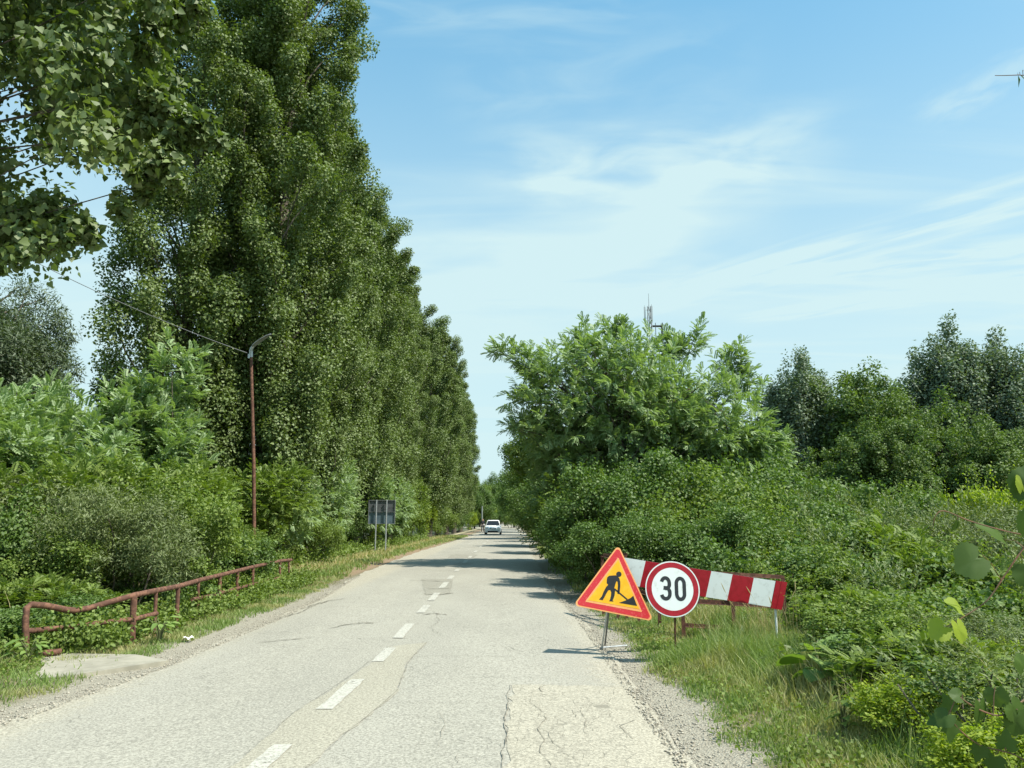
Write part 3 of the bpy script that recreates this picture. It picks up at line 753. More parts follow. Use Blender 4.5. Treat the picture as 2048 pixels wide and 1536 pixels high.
gA = roundtree('green_tree', 43, 13, 4.2, 1.0, 260, 170, .24, M['treeleaf'], .85, RHOMB, 'bark', 6, .24, 1.1)
gB = roundtree('green_tree', 44, 12, 3.2, 1.0, 200, 170, .22, M['treeleaf'], .8, RHOMB, 'bark', 5, .2, 1.1)
SG = 'grey green poplars behind the scrub on the right'
for pr, u, D, vtop, rz, wd, lb, gr in [
    (sB, 1572, 60, 738, .2, 1.0, 'grey green poplar directly right of the feathery tree, sky showing through it', SG),
    (sA, 1618, 66, 745, 1.2, .9, 'grey green poplar with twin tips, second right of the feathery tree', SG),
    (gB, 1690, 58, 760, 2.2, .9, 'narrow green tree with a pointed top between the two groups of grey poplars', None),
    (gA, 1760, 60, 775, 0.4, 1.0, 'broad brighter green tree in the middle between the grey poplars', None),
    (gB, 1820, 54, 800, 3.1, .9, 'green tree in front of the tall grey poplars', None),
    (sA, 1868, 64, 690, 2.4, 1.05, 'tall grey green poplar with upright tips left of the rightmost one', SG),
    (sA, 1985, 62, 698, 4.4, 1.1, 'rightmost tall grey green poplar at the picture edge', SG),
    (sB, 1930, 70, 720, 5.0, 1.1, 'grey green poplar filling the gap between the two tallest on the right', SG),
    (sB, 2090, 60, 790, 3.3, 1.0, 'lower grey green poplar cut by the right picture edge', SG),
    (gA, 1650, 72, 830, 3.9, 1.0, 'dark green tree low behind the twin tipped poplar', None),
    (gA, 1700, 46, 860, 1.9, .8, 'low bushy tree in front of the broad green tree', None),
    (gB, 1790, 44, 880, 2.9, .8, 'low narrow tree right of the low bushy one', None),
    (gA, 1890, 50, 835, 4.9, .9, 'dark green tree at the foot of the tallest grey poplars', None),
    (gB, 1960, 47, 850, 1.3, .9, 'dark tree second from the right edge in the tree wall', None),
    (gA, 2040, 50, 830, 2.6, .9, 'dark bushy tree at the right picture edge in the tree wall', None),
    (gB, 1530, 50, 880, 5.2, .8, 'low dark tree at the foot of the first grey poplar', None)]:
    q = W(u, vtop, D); h = true_h(pr)
    zg = gz(q.x, D); sc = (q.z - zg)/h
    o = put(pr, q.x, D, sc, rz, lb, 'poplar' if gr else 'tree', gr)
    wx = 1.12 if gr else 1.12; o.scale = (sc*wx, sc*wx, sc*1.03)

# ------------------------------------------------------------------ left: overhanging tree, narrow-leaved tree
rng = np.random.default_rng(51)
root = empty('broadleaf_tree', (-10.6, 8.6, gz(-10.6, 8.6)))
tag(root, 'near tree hanging in from the top left corner with large glossy heart-shaped leaves', 'tree')
z00 = root.location.z; OR = Vector((-10.6, 8.6, z00))
cl, rd = [], []
def addc(u, v, D, r, n_=1, spread=.3):
    for _ in range(n_):
        q = W(u, v, D) - OR; cl.append(np.array(q) + rng.normal(size=3)*spread); rd.append(r*rng.uniform(.7,1.2))
for u in range(-620, 330, 34):
    for v in range(-420, 480, 34):
        # lower right outline of the crown
        lim = np.interp(u, [-600, 20, 100, 160, 200, 260, 300, 330], [560, 500, 470, 455, 420, 360, 330, 300])
        if v > lim: continue
        if rng.random() < .06: continue
        addc(u + rng.uniform(-20,20), v + rng.uniform(-20,20), rng.uniform(7.0, 10.2), .36, 1, .12)
for (u, v, r, n_) in [(330,215,.20,5),(375,250,.17,5),(410,268,.12,4),(300,190,.2,4),(340,300,.2,4),(300,345,.16,4),(345,365,.10,2),(290,250,.22,4),(330,20,.22,4),(385,5,.2,3),(300,60,.2,3),
                      (290,120,.2,3),(170,470,.15,4),(130,480,.13,3),(30,495,.13,4),(60,480,.15,3),(230,395,.14,4),(265,375,.1,3),(90,420,.2,3),(20,440,.2,3),(10,500,.1,3)]:
    addc(u, v, 7.9, r, n_, .07)
for u in range(-560, 300, 46):
    for v in range(-400, 430, 46):
        if v < np.interp(u, [-600, 20, 100, 160, 220, 300], [540, 470, 430, 400, 330, 240]): addc(u+rng.uniform(-20,20), v+rng.uniform(-20,20), rng.uniform(10.5, 12.5), .55, 1, .15)
cl = np.array(cl); rd = np.array(rd)
# holes where sky shows
keep = []
holes = [W(190, 365, 8.2)-OR, W(16, 215, 8.2)-OR, W(72, 345, 8.2)-OR]
hr = [.26, .20, .16]
for i, c in enumerate(cl):
    ok = True
    for hcen, r in zip(holes, hr):
        dv = np.array(hcen + OR - cam.location); dv = dv/np.linalg.norm(dv)
        w_ = c + np.array(OR) - np.array(cam.location); d_ = np.linalg.norm(w_ - dv*np.dot(w_, dv))
        if d_ < r + rd[i]*.55: ok = False
    keep.append(ok)
cl, rd = cl[keep], rd[keep]; print('overhang clumps', len(cl))
mb = MB(); trunk = wiggle(rng, (0,0,-.4), (.3,.2,7.5), 8, .02)
mb.tube([tuple(q) for q in trunk], [.24*(1-.8*i/8)+.02 for i in range(9)], 10); mb.build('trunk', M['bark'], root, smooth=True)
mb = MB(); limbs(rng, mb, None, cl[::11], lambda c: max(2.0, min(7.2, c[2]-.8)), .016, 6, trunk, .004); mb.build('branches', M['bark'], root, smooth=True)
leafobj('crown', [(blob(rng, cl, np.stack([rd]*3, 1), 100, .084, up=.55, droop=-.75, shell=.6, jit=.6), HEART)], M['poplar2'], root)

wl = roundtree('willow_tree', 61, 12.0, 4.2, 2.5, 420, 150, .22, M['willow'], .62, NARROW, 'bark', 6, .25, 1.3)
q = W(-40, 545, 36); zg = gz(q.x, 36)
put(wl, q.x, 36, (q.z-zg)/true_h(wl), .6, 'dark olive tree with fine narrow leaves at the left picture edge', 'tree')

# ------------------------------------------------------------------ left scrub
fA = frondplant('locust_shrub', 71, 4.6, 1.7, .5, 480, 10, .25, M['locust'], shoot=.5, stems=5, tmpl=FROND, crown='foliage')
fB = frondplant('locust_shrub', 72, 5.6, 1.05, 1.0, 360, 11, .27, M['locust'], shoot=.55, stems=3, tmpl=FROND, crown='foliage')
fC = frondplant('locust_shrub', 73, 2.4, 1.2, .2, 260, 9, .20, M['mid'], shoot=.42, stems=7, tmpl=FROND2, crown='foliage')
fD = frondplant('sumac_shrub', 74, 1.7, .9, .1, 100, 8, .30, M['mid'], shoot=.4, stems=8, tmpl=FRONDBIG, crown='foliage', up=.9)
hA = shrub('leafy_shrub', 81, 2.5, 1.5, 150, 180, .066, M['dark'], crad=.33)
hB = shrub('leafy_shrub', 82, 2.2, 1.3, 130, 170, .064, M['mid'], crad=.30)
hC = shrub('leafy_shrub', 83, 2.0, 1.3, 130, 170, .068, M['olive'], NARROW, crad=.24)
hD = shrub('leafy_shrub', 84, 1.3, .9, 110, 80, .055, M['yell'], crad=.17)
hE = shrub('leafy_shrub', 85, 1.6, 1.1, 100, 150, .066, M['dark'], WIDE, crad=.26)
hgt = {id(p_): true_h(p_) for p_ in (fA, fB, fC, fD, hA, hB, hC, hD, hE)}
def at_top(pr, u, vtop, D, rz, lb, cat='shrub', group=None, wide=1.0):
    """stand a plant so that its top reaches the height seen at (u, vtop) when it grows D metres away"""
    q = W(u, vtop, D); zg = gz(q.x, D); s = max(.35, (q.z-zg)/hgt[id(pr)])
    o = put(pr, q.x, D, 1, rz, lb, cat, group); o.scale = (min(s, 1.5)*wide if s > .75 else s**.6*wide,)*2 + (s,)
    return o
LG = 'scrub thicket on the left below the poplars'
for a in [
 (fA, 60, 755, 17.5, .3, 'feathery light green locust shrub at the left picture edge under the olive tree'),
 (fA, 165, 790, 19.5, 2.1, 'feathery locust shrub filling the gap under the sky opening on the left'),
 (fB, 295, 690, 18.5, 1.1, 'tall slender feathery locust standing in front of the wide poplar'),
 (fA, -80, 780, 15.5, 4.1, 'feathery locust shrub cut by the left picture edge'),
 (fB, 215, 850, 15.8, 3.0, 'feathery locust below the tall slender one, bright green'),
 (fC, 70, 905, 14.0, 1.4, 'feathery shrub in the middle of the left thicket below the locusts'),
 (hC, 110, 945, 13.0, .2, 'olive twiggy shrub at the left, above the low end of the railing'),
 (hB, 230, 930, 14.6, 1.3, 'mid green shrub in front of the dark poplar trunks on the left'),
 (hC, 250, 985, 12.6, 2.3, 'olive narrow-leaved shrub left of the centre of the railing'),
 (fC, 350, 915, 16.2, 2.2, 'feathery shrub left of the lamp post at half its height'),
 (hB, 385, 960, 14.5, 4.6, 'mid green leafy shrub between the lamp post and the twiggy shrub'),
 (fC, 420, 1000, 16.4, 5.0, 'bright feathery shrub at the foot of the lamp post, on its left'),
 (hA, 20, 985, 12.6, 3.3, 'dark shrub behind the bent end of the railing'),
 (hB, 160, 1040, 12.4, 4.3, 'mid green shrub directly behind the low bent part of the railing'),
 (hC, 330, 1045, 13.6, 5.3, 'olive shrub behind the second railing post'),
 (hE, 445, 1060, 16.2, .9, 'dark low shrub behind the middle of the railing'),
 (hB, 510, 1060, 19.0, 2.9, 'green shrub right of the foot of the lamp post'),
 (fA, 555, 890, 25.0, 1.8, 'feathery light green locust right of the lamp post under the poplars'),
 (fC, 500, 925, 22.0, .8, 'pale feathery shrub behind the lamp post at half height'),
 (fA, 650, 925, 33.0, 3.8, 'feathery locust shrub halfway between lamp post and info board'),
 (hB, 600, 1010, 27.5, .4, 'green shrub in front of the feathery locusts, left of the info board'),
 (hC, 545, 1040, 25.5, 1.7, 'olive shrub on the grassy bank between lamp post and info board'),
 (fA, 648, 885, 30.0, 5.1, 'feathery pale locust in front of the poplar trunks right of the lamp post'),
 (fA, 742, 915, 39.5, .5, 'feathery pale locust rising behind the info board'),
 (fA, 772, 930, 45.0, 1.5, 'feathery pale locust just right of the info board'),
 (fC, 822, 950, 55.0, 2.5, 'feathery pale shrub at the poplar feet, two shrubs right of the info board'),
 (hB, 862, 965, 68.0, 3.5, 'green shrub at the poplar feet in the far half of the bank'),
 (hD, 735, 935, 42.0, 2.1, 'yellow green shrub rising above the info board'),
 (fC, 700, 975, 40.0, 4.1, 'feathery shrub left behind the info board'),
 (hA, 680, 1010, 38.0, 5.1, 'dark green shrub low at the left of the info board'),
 (hB, 800, 960, 52.0, 3.1, 'mid green shrub right of the info board'),
 (hD, 850, 975, 64.0, .1, 'bright shrub on the bank two shrubs right of the info board'),
 (hA, 765, 985, 45.0, .7, 'dark shrub directly behind the right post of the info board'),
 (hB, 860, 1000, 72.0, 1.0, 'shrub at the foot of the middle poplars'),
 (hA, 905, 1000, 98.0, 2.0, 'dark shrub under the far poplars'),
 (hD, 940, 1022, 118.0, 2.6, 'small yellowish bush left of the person by the car'),
 (hB, 950, 1000, 135.0, 2.9, 'pale bush above and left of the white car'),
 (hD, 985, 1005, 175.0, 3.9, 'bright green bush right above the white car'),
 (hA, 1000, 1022, 158.0, .8, 'dark bush closing the road gap behind the white car'),
 (hA, 1021, 1020, 152.0, 1.9, 'dark bush right of the white car where the road disappears'),
 (hB, 1038, 1018, 140.0, 2.7, 'green bush at the bend on the right of the far road'),
 (hC, 940, 1000, 140.0, 4.4, 'greyish bush left of the thin far pole')]:
    at_top(*a, group=LG)
for a in [
 (fD, 25, 1165, 10.6, .4, 'feathery sumac at the left picture edge behind the railing end'),
 (fD, 95, 1150, 10.9, 1.4, 'feathery sumac shoots right behind the bent railing end'),
 (fD, 165, 1175, 11.2, 2.4, 'feathery sumac rising through the low part of the railing'),
 (hE, 130, 1225, 10.6, 3.4, 'low leafy bush under the bent part of the railing'),
 (hE, 330, 1185, 12.8, 4.4, 'leafy bush between second and third railing posts'),
 (fD, 400, 1150, 14.4, 5.0, 'feathery weed shrub behind the middle railing posts'),
 (hE, -20, 1235, 9.2, 1.9, 'low dark leafy bush left of the railing end'),
 (hD, 440, 1165, 15.2, .9, 'small yellow green bush among the railing posts')]:
    at_top(*a, group='low bushes along the left railing')

# bushes with other habits: bramble with big leaves, upright willow-like shoots
hF = shrub('bramble_bush', 86, 1.3, 1.0, 90, 60, .095, M['mid'], HEART, crad=.20, up=.4)
hG = frondplant('upright_shoots', 87, 2.0, .9, .3, 120, 14, .11, M['olive'], shoot=.75, stems=10, tmpl=NARROW, crown='foliage', up=1.6)
for p_ in (hF, hG): hgt[id(p_)] = true_h(p_)
# ------------------------------------------------------------------ right scrub
RG = 'scrub thicket on the right side of the road'
for a in [
 (hA, 1175, 1000, 23.0, .1, 'dark leafy shrub hanging over the right road edge at the shaded stretch'),
 (fC, 1165, 955, 24.0, 1.2, 'feathery shrub with pale fronds at the left foot of the big feathery tree'),
 (hA, 1145, 1000, 29.0, 2.3, 'dark shrub beyond the shaded stretch at the right road edge'),
 (hA, 1122, 990, 36.0, 3.3, 'dark shrub third along the right road edge'),
 (hA, 1103, 985, 45.0, 4.3, 'dark shrub fourth along the right road edge'),
 (hA, 1088, 985, 56.0, 5.3, 'dark shrub fifth along the right road edge'),
 (hB, 1077, 975, 70.0, .3, 'green shrub on the right road edge level with the white car'),
 (hA, 1160, 1030, 19.5, 1.6, 'dark leafy shrub left of the roadworks triangle'),
 (hA, 1230, 960, 18.5, 2.6, 'rounded dark shrub above the roadworks triangle'),
 (hA, 1310, 935, 19.5, 3.6, 'rounded dark shrub above the speed sign, the tallest of the low ones'),
 (hB, 1400, 965, 18.5, 4.6, 'green shrub right above the striped board'),
 (hA, 1480, 960, 20.5, 5.6, 'dark shrub at the right foot of the feathery tree'),
 (hA, 1560, 945, 23.0, .6, 'dark rounded shrub below the first grey poplar'),
 (hA, 1320, 1050, 15.0, 1.1, 'dark leafy shrub directly behind the striped board'),
 (hA, 1215, 1070, 16.0, 2.9, 'dark shrub behind the roadworks triangle'),
 (hA, 1430, 1040, 14.8, 3.9, 'dark shrub behind the right half of the striped board'),
 (hB, 1520, 1040, 15.5, 4.9, 'green shrub behind the right end of the striped board'),
 (hA, 1610, 1030, 16.0, 5.9, 'dark green shrub right of the striped board'),
 (hE, 1560, 1110, 12.8, .9, 'dark low bush beside the right end of the striped board'),
 (hB, 1665, 1125, 11.8, 1.9, 'bright green bush right of the striped board'),
 (fC, 1600, 1000, 21.0, 2.9, 'feathery shrub under the grey poplars'),
 (fC, 1690, 985, 24.0, 3.9, 'feathery bright shrub in the middle of the right thicket'),
 (hA, 1745, 1010, 22.0, 4.9, 'dark shrub below the broad green tree'),
 (hB, 1810, 1000, 30.0, .5, 'shrub at the foot of the tall grey poplars'),
 (hC, 1700, 1070, 16.5, 5.7, 'olive twiggy shrub in the middle of the right thicket'),
 (hC, 1800, 1055, 17.0, .7, 'olive twiggy shrub right of the middle of the right thicket'),
 (hD, 1930, 992, 26.0, 1.7, 'yellow green bush in front of the tall grey poplars'),
 (hD, 2010, 990, 24.0, 2.7, 'yellow green bush at the right picture edge below the poplars'),
 (hC, 1900, 1040, 18.0, 3.7, 'olive shrub behind the near vine leaves'),
 (hC, 1990, 1060, 15.0, 4.7, 'olive shrub at the right picture edge behind the vine'),
 (hB, 1880, 1110, 12.6, 5.5, 'mid green shrub left of the large vine leaf'),
 (hE, 1770, 1120, 11.8, .2, 'dark bush below the olive shrubs'),
 (hB, 1700, 1175, 9.9, 1.3, 'low green bush in the scrub right of the striped board'),
 (hE, 1820, 1185, 9.4, 2.2, 'dark low bush under the vine tip'),
 (hB, 1930, 1175, 9.0, 3.2, 'green bush under the large vine leaf'),
 (hE, 2030, 1165, 8.8, 4.2, 'dark bush at the right picture edge, halfway down'),
 (fA, 1445, 880, 25.5, .9, 'feathery locust at the lower right of the big feathery tree'),
 (fA, 1165, 900, 27.5, 2.9, 'feathery locust low on the left of the big feathery tree'),
 (hC, 1980, 1230, 7.2, 5.2, 'greyish weed bush at the right edge, lower down'),
 (hD, 1870, 1260, 6.9, .3, 'yellow green low bush below the vine tip'),
 (hG, 1560, 985, 18.5, 4.1, 'upright shoots on the crest of the scrub below the feathery tree'),
 (hG, 1720, 995, 19.5, 5.1, 'upright shoots on the crest of the scrub before the tree wall'),
 (hG, 1940, 1010, 19.0, 5.9, 'upright shoots on the crest of the scrub near the yellow green bushes'),
 (fC, 1790, 1060, 14.0, 2.2, 'feathery pale shrub in the middle of the right slope'),
 (fC, 1930, 1120, 11.0, 3.1, 'feathery pale shrub behind the large vine leaf'),
 (hG, 1660, 1060, 13.2, .8, 'upright grey green shoots rising right of the striped board'),
 (hG, 1850, 1020, 16.0, 1.8, 'upright grey green shoots in the middle of the right thicket'),
 (hG, 1755, 1130, 10.5, 2.8, 'upright grey green shoots above the burdock'),
 (hG, 2000, 1100, 11.0, 3.8, 'upright grey green shoots at the right edge behind the large vine leaves'),
 (hF, 1760, 1215, 8.2, .4, 'bramble with larger leaves on the right slope under the upright shoots'),
 (hF, 1900, 1255, 7.6, 1.4, 'bramble with larger leaves below the yellowing vine tip'),
 (hF, 1730, 1190, 9.4, 2.4, 'bramble with larger leaves right of the tall grass tuft'),
 (hF, 1990, 1335, 5.9, 3.4, 'bramble with larger leaves low at the right edge'),
 (fD, 1720, 1180, 9.2, 4.4, 'feathery sumac shoots on the right slope'),
 (fD, 1830, 1290, 6.4, 5.4, 'small feathery sumac in the right foreground scrub'),
 (hB, 1780, 1250, 7.6, 1.5, 'low leafy bush behind the burdock leaves'),
 (hE, 1745, 1270, 7.3, 2.0, 'small dark bush left of the low yellow green bush'),
 (hD, 1850, 1375, 5.5, 4.0, 'small yellow green bush in the right foreground'),
 (hG, 1985, 1365, 5.0, 5.0, 'small upright grey green shoots low at the right edge'),
 (hE, 2070, 1330, 5.6, 1.0, 'small dark bush at the right edge above the shaded vine'),
 (hD, 2045, 1470, 4.4, 3.6, 'small bright bush in the lower right corner'),
]:
    a = list(a)
    if a[2] < 1150 and a[1] > 1090: a[2] -= 28 if a[0] is not fC else 18
    at_top(*a, group=RG, wide=1.1)
# ------------------------------------------------------------------ left pipe railing
def rail_pt(u, v, D): return W(u, v, D)
root = empty('pipe_railing', (-5.6, 9.0, -.1))
tag(root, 'rusty brown bent pipe railing along the left verge, sagging at its near end', 'railing'); O = root.location
def loc(q, O): return tuple(Vector(q) - O)
D0, D1 = 9.0, 18.0
def DR(u): return float(np.interp(u, [50, 270, 313, 355, 445, 475, 505, 560, 582], [8.9, 9.9, 10.5, 11.3, 13.4, 14.3, 15.3, 17.4, 18.3]))
top = [(52,1296),(51,1240),(53,1216),(62,1209),(90,1211),(130,1219),(150,1221),(175,1217),(220,1204),(270,1190),(313,1181),(355,1173),(400,1160),(445,1149),(505,1134),(560,1122),(582,1120)]
mb = MB(); mb.tube([loc(W(u, v, DR(u)), O) for u, v in top], .036, 12); mb.build('top_rail', M['rust'], root, smooth=True)
mb = MB(); mb.tube([loc(W(u, v, DR(u)), O) for u, v in [(56,1262),(100,1258),(140,1254),(200,1246),(270,1238),(313,1227)]], .031, 10); mb.build('lower_rail', M['rust'], root, smooth=True)
mb = MB(); mb.tube([loc(W(u, v, DR(u)), O) for u, v in [(385,1199),(420,1192),(445,1185),(505,1169),(560,1155)]], .030, 10); mb.build('lower_rail', M['rust'], root, smooth=True)
mb = MB(); mb.tube([loc(W(u, v, DR(u)), O) for u, v in [(465,1217),(505,1206),(550,1192)]], .030, 10); mb.build('bottom_rail', M['rust'], root, smooth=True)
for u, vt, r in [(268,1192,.040),(312,1184,.024),(356,1174,.030),(397,1162,.024),(440,1151,.032),(475,1143,.030),(506,1136,.030),(560,1124,.028),(578,1121,.02)]:
    D = DR(u); a = W(u, vt, D); b_ = (a.x+.03, a.y, gz(a.x, D)-.15)
    mb = MB(); mb.tube([loc(a, O), loc(b_, O)], r, 10); mb.build('post', M['rust'], root, smooth=True)
o = MB(); a, b_ = G(75, 1308, .06), G(122, 1303, .06); o.tube([a, b_], .035, 12)
tag(o.build('broken_pipe', M['rust'], smooth=True), 'short rusty pipe piece lying on the concrete slab by the railing', 'pipe')
rng = np.random.default_rng(3); q = G(378, 1272, .06); mb = MB()
n = 7; pts = [(q.x + (i/(n-1)-.5)*.12, q.y + (j/3-.5)*.08, q.z - .02 + .006*rng.normal() + .02*sin(i*1.3+j)) for j in range(4) for i in range(n)]
mb.poly(pts, [(j*n+i, j*n+i+1, (j+1)*n+i+1, (j+1)*n+i) for j in range(3) for i in range(n-1)])
tag(mb.build('paper_scrap', M['litter'], recalc=False), 'small crumpled white scrap lying in the grass by the railing', 'litter')

# ------------------------------------------------------------------ right rusty railing frame
root = empty('angle_iron_railing', (3.2, 11.5, -.1)); O = root.location
tag(root, 'rusty angle-iron railing frame standing in the weeds behind the striped board', 'railing')
def bar(name, a, b, w=.035, mat='rustd'):
    a, b = Vector(a), Vector(b); d = (b-a); L = d.length; d.normalize()
    z = Vector((0,0,1)) if abs(d.z) < .8 else Vector((0,1,0)); x = d.cross(z).normalized(); y = x.cross(d)
    Mx = Matrix(((x.x, y.x, d.x, a.x-O.x), (x.y, y.y, d.y, a.y-O.y), (x.z, y.z, d.z, a.z-O.z), (0,0,0,1)))
    mb = MB(); mb.box((-w/2, -w/2, 0), (w/2, -w/2+.006, L), 0, Mx); mb.box((-w/2, -w/2+.0062, 0), (-w/2+.006, w/2, L), 0, Mx)
    return mb.build(name, M[mat], root)
Dn = 10.4
c_r, c_l = W(1566, 1160, Dn), W(1360, 1153, Dn)
bar('top_rail', W(1362,1143,Dn), W(1566,1154,Dn), .05, 'rust')
bar('middle_rail', W(1362,1201,Dn), W(1562,1212,Dn), .06)
bar('bottom_rail', W(1366,1250,Dn), W(1560,1262,Dn), .05)
for u in (1362, 1462, 1564):
    a = W(u, 1150, Dn); bar('post', (a.x, a.y, gz(a.x, a.y)-.15), (a.x, a.y, a.z-.01), .05)
f = W(1204, 1110, 13.0); bar('top_rail', (f.x, f.y, f.z), tuple(W(1362,1141,Dn)), .05, 'rust')
f2 = W(1204, 1160, 13.0); bar('middle_rail', tuple(f2), tuple(W(1362,1208,Dn)), .05)
for t in (0, .22, .5, .75):
    a = f.lerp(W(1362,1150,Dn), t); bar('post', (a.x, a.y, gz(a.x, a.y)-.15), (a.x, a.y, a.z-.01), .05)
bar('top_rail', tuple(f), tuple(W(1252,1109,12.4)), .05, 'rust')
a = W(1250,1109,12.4); bar('post', (a.x, a.y, gz(a.x, a.y)-.15), (a.x, a.y, a.z-.01), .05)

# ------------------------------------------------------------------ signs
def rounded(corners, r, n=7):
    out = []; k = len(corners)
    for i in range(k):
        p0, p, p1 = Vector(corners[i-1]), Vector(corners[i]), Vector(corners[(i+1) % k])
        a, b = (p0-p).normalized(), (p1-p).normalized(); h = a.angle(b)/2; d = r/tan(h)
        c = p + (a+b).normalized()*(r/sin(h)); s0, s1 = p+a*d-c, p+b*d-c
        a0, a1 = atan2(s0.y, s0.x), atan2(s1.y, s1.x)
        while a1-a0 > pi: a1 -= 2*pi
        while a1-a0 < -pi: a1 += 2*pi
        for q in range(n): t = a0+(a1-a0)*q/(n-1); out.append((c.x+r*cos(t), c.y+r*sin(t)))
    return out
# --- roadworks triangle. drawn from the face of the sign: sheet coordinates in metres
D = 9.15; cz = W(1233, 1180, D); ppm = 1524.0/D
root = empty('roadworks_sign', (cz.x, cz.y, cz.z), label='tilted yellow roadworks warning triangle with red border on thin steel legs at the road edge', cat='road sign')
tilt_back = Matrix.Rotation(radians(-7), 4, 'X')
def zc(x, y):        # zoomed drawing units -> metres on the sheet
    u = 1100 + x/3.724; v = 1050 + y/3.724
    return ((u-1233)/ppm, -(v-1180)/ppm)
def flat(name, pts, y0, y1, mat, parent, hole=None, smooth=False):
    mb = MB()
    if hole is None: mb.prism(pts, y0, y1, 0, tilt_back)
    else:
        n = len(pts); P = []
        for ring in (pts, hole):
            for y in (y0, y1): P += [tilt_back @ Vector((x, y, z)) for x, z in ring]
        F = []
        for i in range(n):
            j = (i+1) % n
            F += [(i, j, 2*n+j, 2*n+i), (n+i, 3*n+i, 3*n+j, n+j), (i, n+i, n+j, j), (2*n+i, 2*n+j, 3*n+j, 3*n+i)]
        mb.poly(P, F)
    return mb.build(name, mat, parent)
A, B, C3 = zc(522,158), zc(176,592), zc(757,704)
outer = rounded([A, B, C3], .036)
cen = ((A[0]+B[0]+C3[0])/3, (A[1]+B[1]+C3[1])/3)
def shrink(k): return [tuple(cen[i] + (p[i]-cen[i])*k for i in (0, 1)) for p in (A, B, C3)]
flat('sign_plate', outer, 0, .004, M['galv'], root)
flat('edge_strip', outer, -.0012, -.0002, M['amber'], root)
flat('red_border', rounded(shrink(.945), .030), -.0026, -.0014, M['redw'], root)
flat('pictogram_edge', rounded([zc(518,250), zc(262,566), zc(676,640)], .008), -.0036, -.0028, M['amber'], root)
yf = flat('yellow_field', [zc(517,268), zc(285,556), zc(655,618)], -.0050, -.0038, M['yelp'], root)
worker = [(431,394),(445,383),(470,381),(494,380),(508,388),(519,401),(525,425),(524,460),(517,500),(511,514),(500,508),(502,490),(507,452),(505,426),(498,420),(486,450),(480,470),
          (484,492),(480,520),(472,542),(464,556),(470,566),(438,563),(446,548),(453,524),(456,500),(449,484),(436,486),(424,502),(408,530),(392,556),(364,551),(386,528),(400,496),(420,462),(436,446),(425,436),(427,412)]
pic = MB(); pic.prism([zc(*p) for p in worker], -.0064, -.0052, 0, tilt_back)
hc = zc(517, 372); pic.prism([(hc[0]+.0315*cos(a), hc[1]+.0315*sin(a)) for a in np.linspace(0, 2*pi, 22)[:-1]], -.0064, -.0052, 0, tilt_back)
pic.prism([zc(*p) for p in [(476,480),(484,472),(574,548),(568,556)]], -.0064, -.0052, 0, tilt_back)
pic.prism([zc(*p) for p in [(508,574),(560,557),(596,540),(616,524),(640,596)]], -.0064, -.0052, 0, tilt_back)
pic.build('pictogram', M['black'], root, recalc=True)
mb = MB(); fz = gz(1.15, 8.9)
def inv(p): return (p[0]-cz.x, p[1]-cz.y, p[2]-cz.z)
ft = G(1203, 1297, 0.0); mb.tube([inv((ft.x, ft.y, -.03)), inv(tuple(W(1214, 1228, D) + Vector((0,.03,0)))), inv(tuple(W(1222, 1170, D)+Vector((0,.03,0))))], .011, 8)
mb.build('leg', M['galv'], root, smooth=True)
mb = MB(); mb.tube([inv((ft.x+.09, ft.y+.42, -.05)), inv(tuple(W(1222, 1190, D)+Vector((0,.05,0))))], .011, 8); mb.build('leg', M['steeld'], root, smooth=True)
mb = MB(); mb.tube([inv((ft.x-.01, ft.y, .01)), inv((ft.x+.33, ft.y+.10, .02))], .010, 8); mb.build('foot_bar', M['galv'], root, smooth=True)

# --- speed limit disc
D = 8.75; cz = W(1345, 1178, D); ppm = 1524.0/D; R = 53.5/ppm
root = empty('speed_limit_sign', tuple(cz), label='round white speed limit sign reading 30 with red ring, leaning before the striped board', cat='road sign')
tilt_back = Matrix.Rotation(radians(-9), 4, 'X') @ Matrix.Rotation(radians(2.0), 4, 'Y')
def circ(r, n=64): return [(r*cos(a), r*sin(a)) for a in np.linspace(0, 2*pi, n+1)[:-1]]
flat('sign_plate', circ(R), 0, .004, M['galv'], root)
flat('white_edge', circ(R*.995), -.0012, -.0002, M['whitep'], root)
flat('red_ring', circ(R*.955), -.0028, -.0014, M['redp'], root, hole=circ(R*.765))
flat('white_field', circ(R*.768), -.0024, -.00135, M['whitep'], root)
def strokepoly(mb, pts, w, y0=-.0040, y1=-.0026):
    pts = [Vector(p) for p in pts]; L, Rr = [], []
    for i, p in enumerate(pts):
        t = (pts[min(i+1, len(pts)-1)] - pts[max(i-1, 0)]).normalized(); n_ = Vector((-t.y, t.x)); L.append(p+n_*w/2); Rr.append(p-n_*w/2)
    n = len(pts); P = []
    for y in (y0, y1): P += [tilt_back @ Vector((a.x, y, a.y)) for a in L+Rr]
    F = []; m = 2*n
    for i in range(n-1):
        F += [(i, i+1, n+i+1, n+i), (m+i, m+n+i, m+n+i+1, m+i+1), (i, m+i, m+i+1, i+1), (n+i, n+i+1, m+n+i+1, m+n+i)]
    F += [(0, n, m+n, m), (n-1, m+n-1, m+2*n-1, 2*n-1)]
    mb.poly(P, F)
H_, wd, sw = .268, .128, .040      # digit height, width, stroke (outline sizes)
def arc(cx, cy, rx, ry, a0, a1, n=14): return [(cx+rx*cos(radians(a0+(a1-a0)*i/(n-1))), cy+ry*sin(radians(a0+(a1-a0)*i/(n-1)))) for i in range(n)]
mb = MB(); ox, oy = .089, .005
rx, ry = (wd-sw)/2, .058; hh = (H_-sw)/2
ring = arc(ox, oy+hh-ry, rx, ry, 0, 180, 16) + arc(ox, oy-hh+ry, rx, ry, 180, 360, 16); ring.append(ring[0])
strokepoly(mb, ring, sw)
ox = -.078; r2 = .058; 
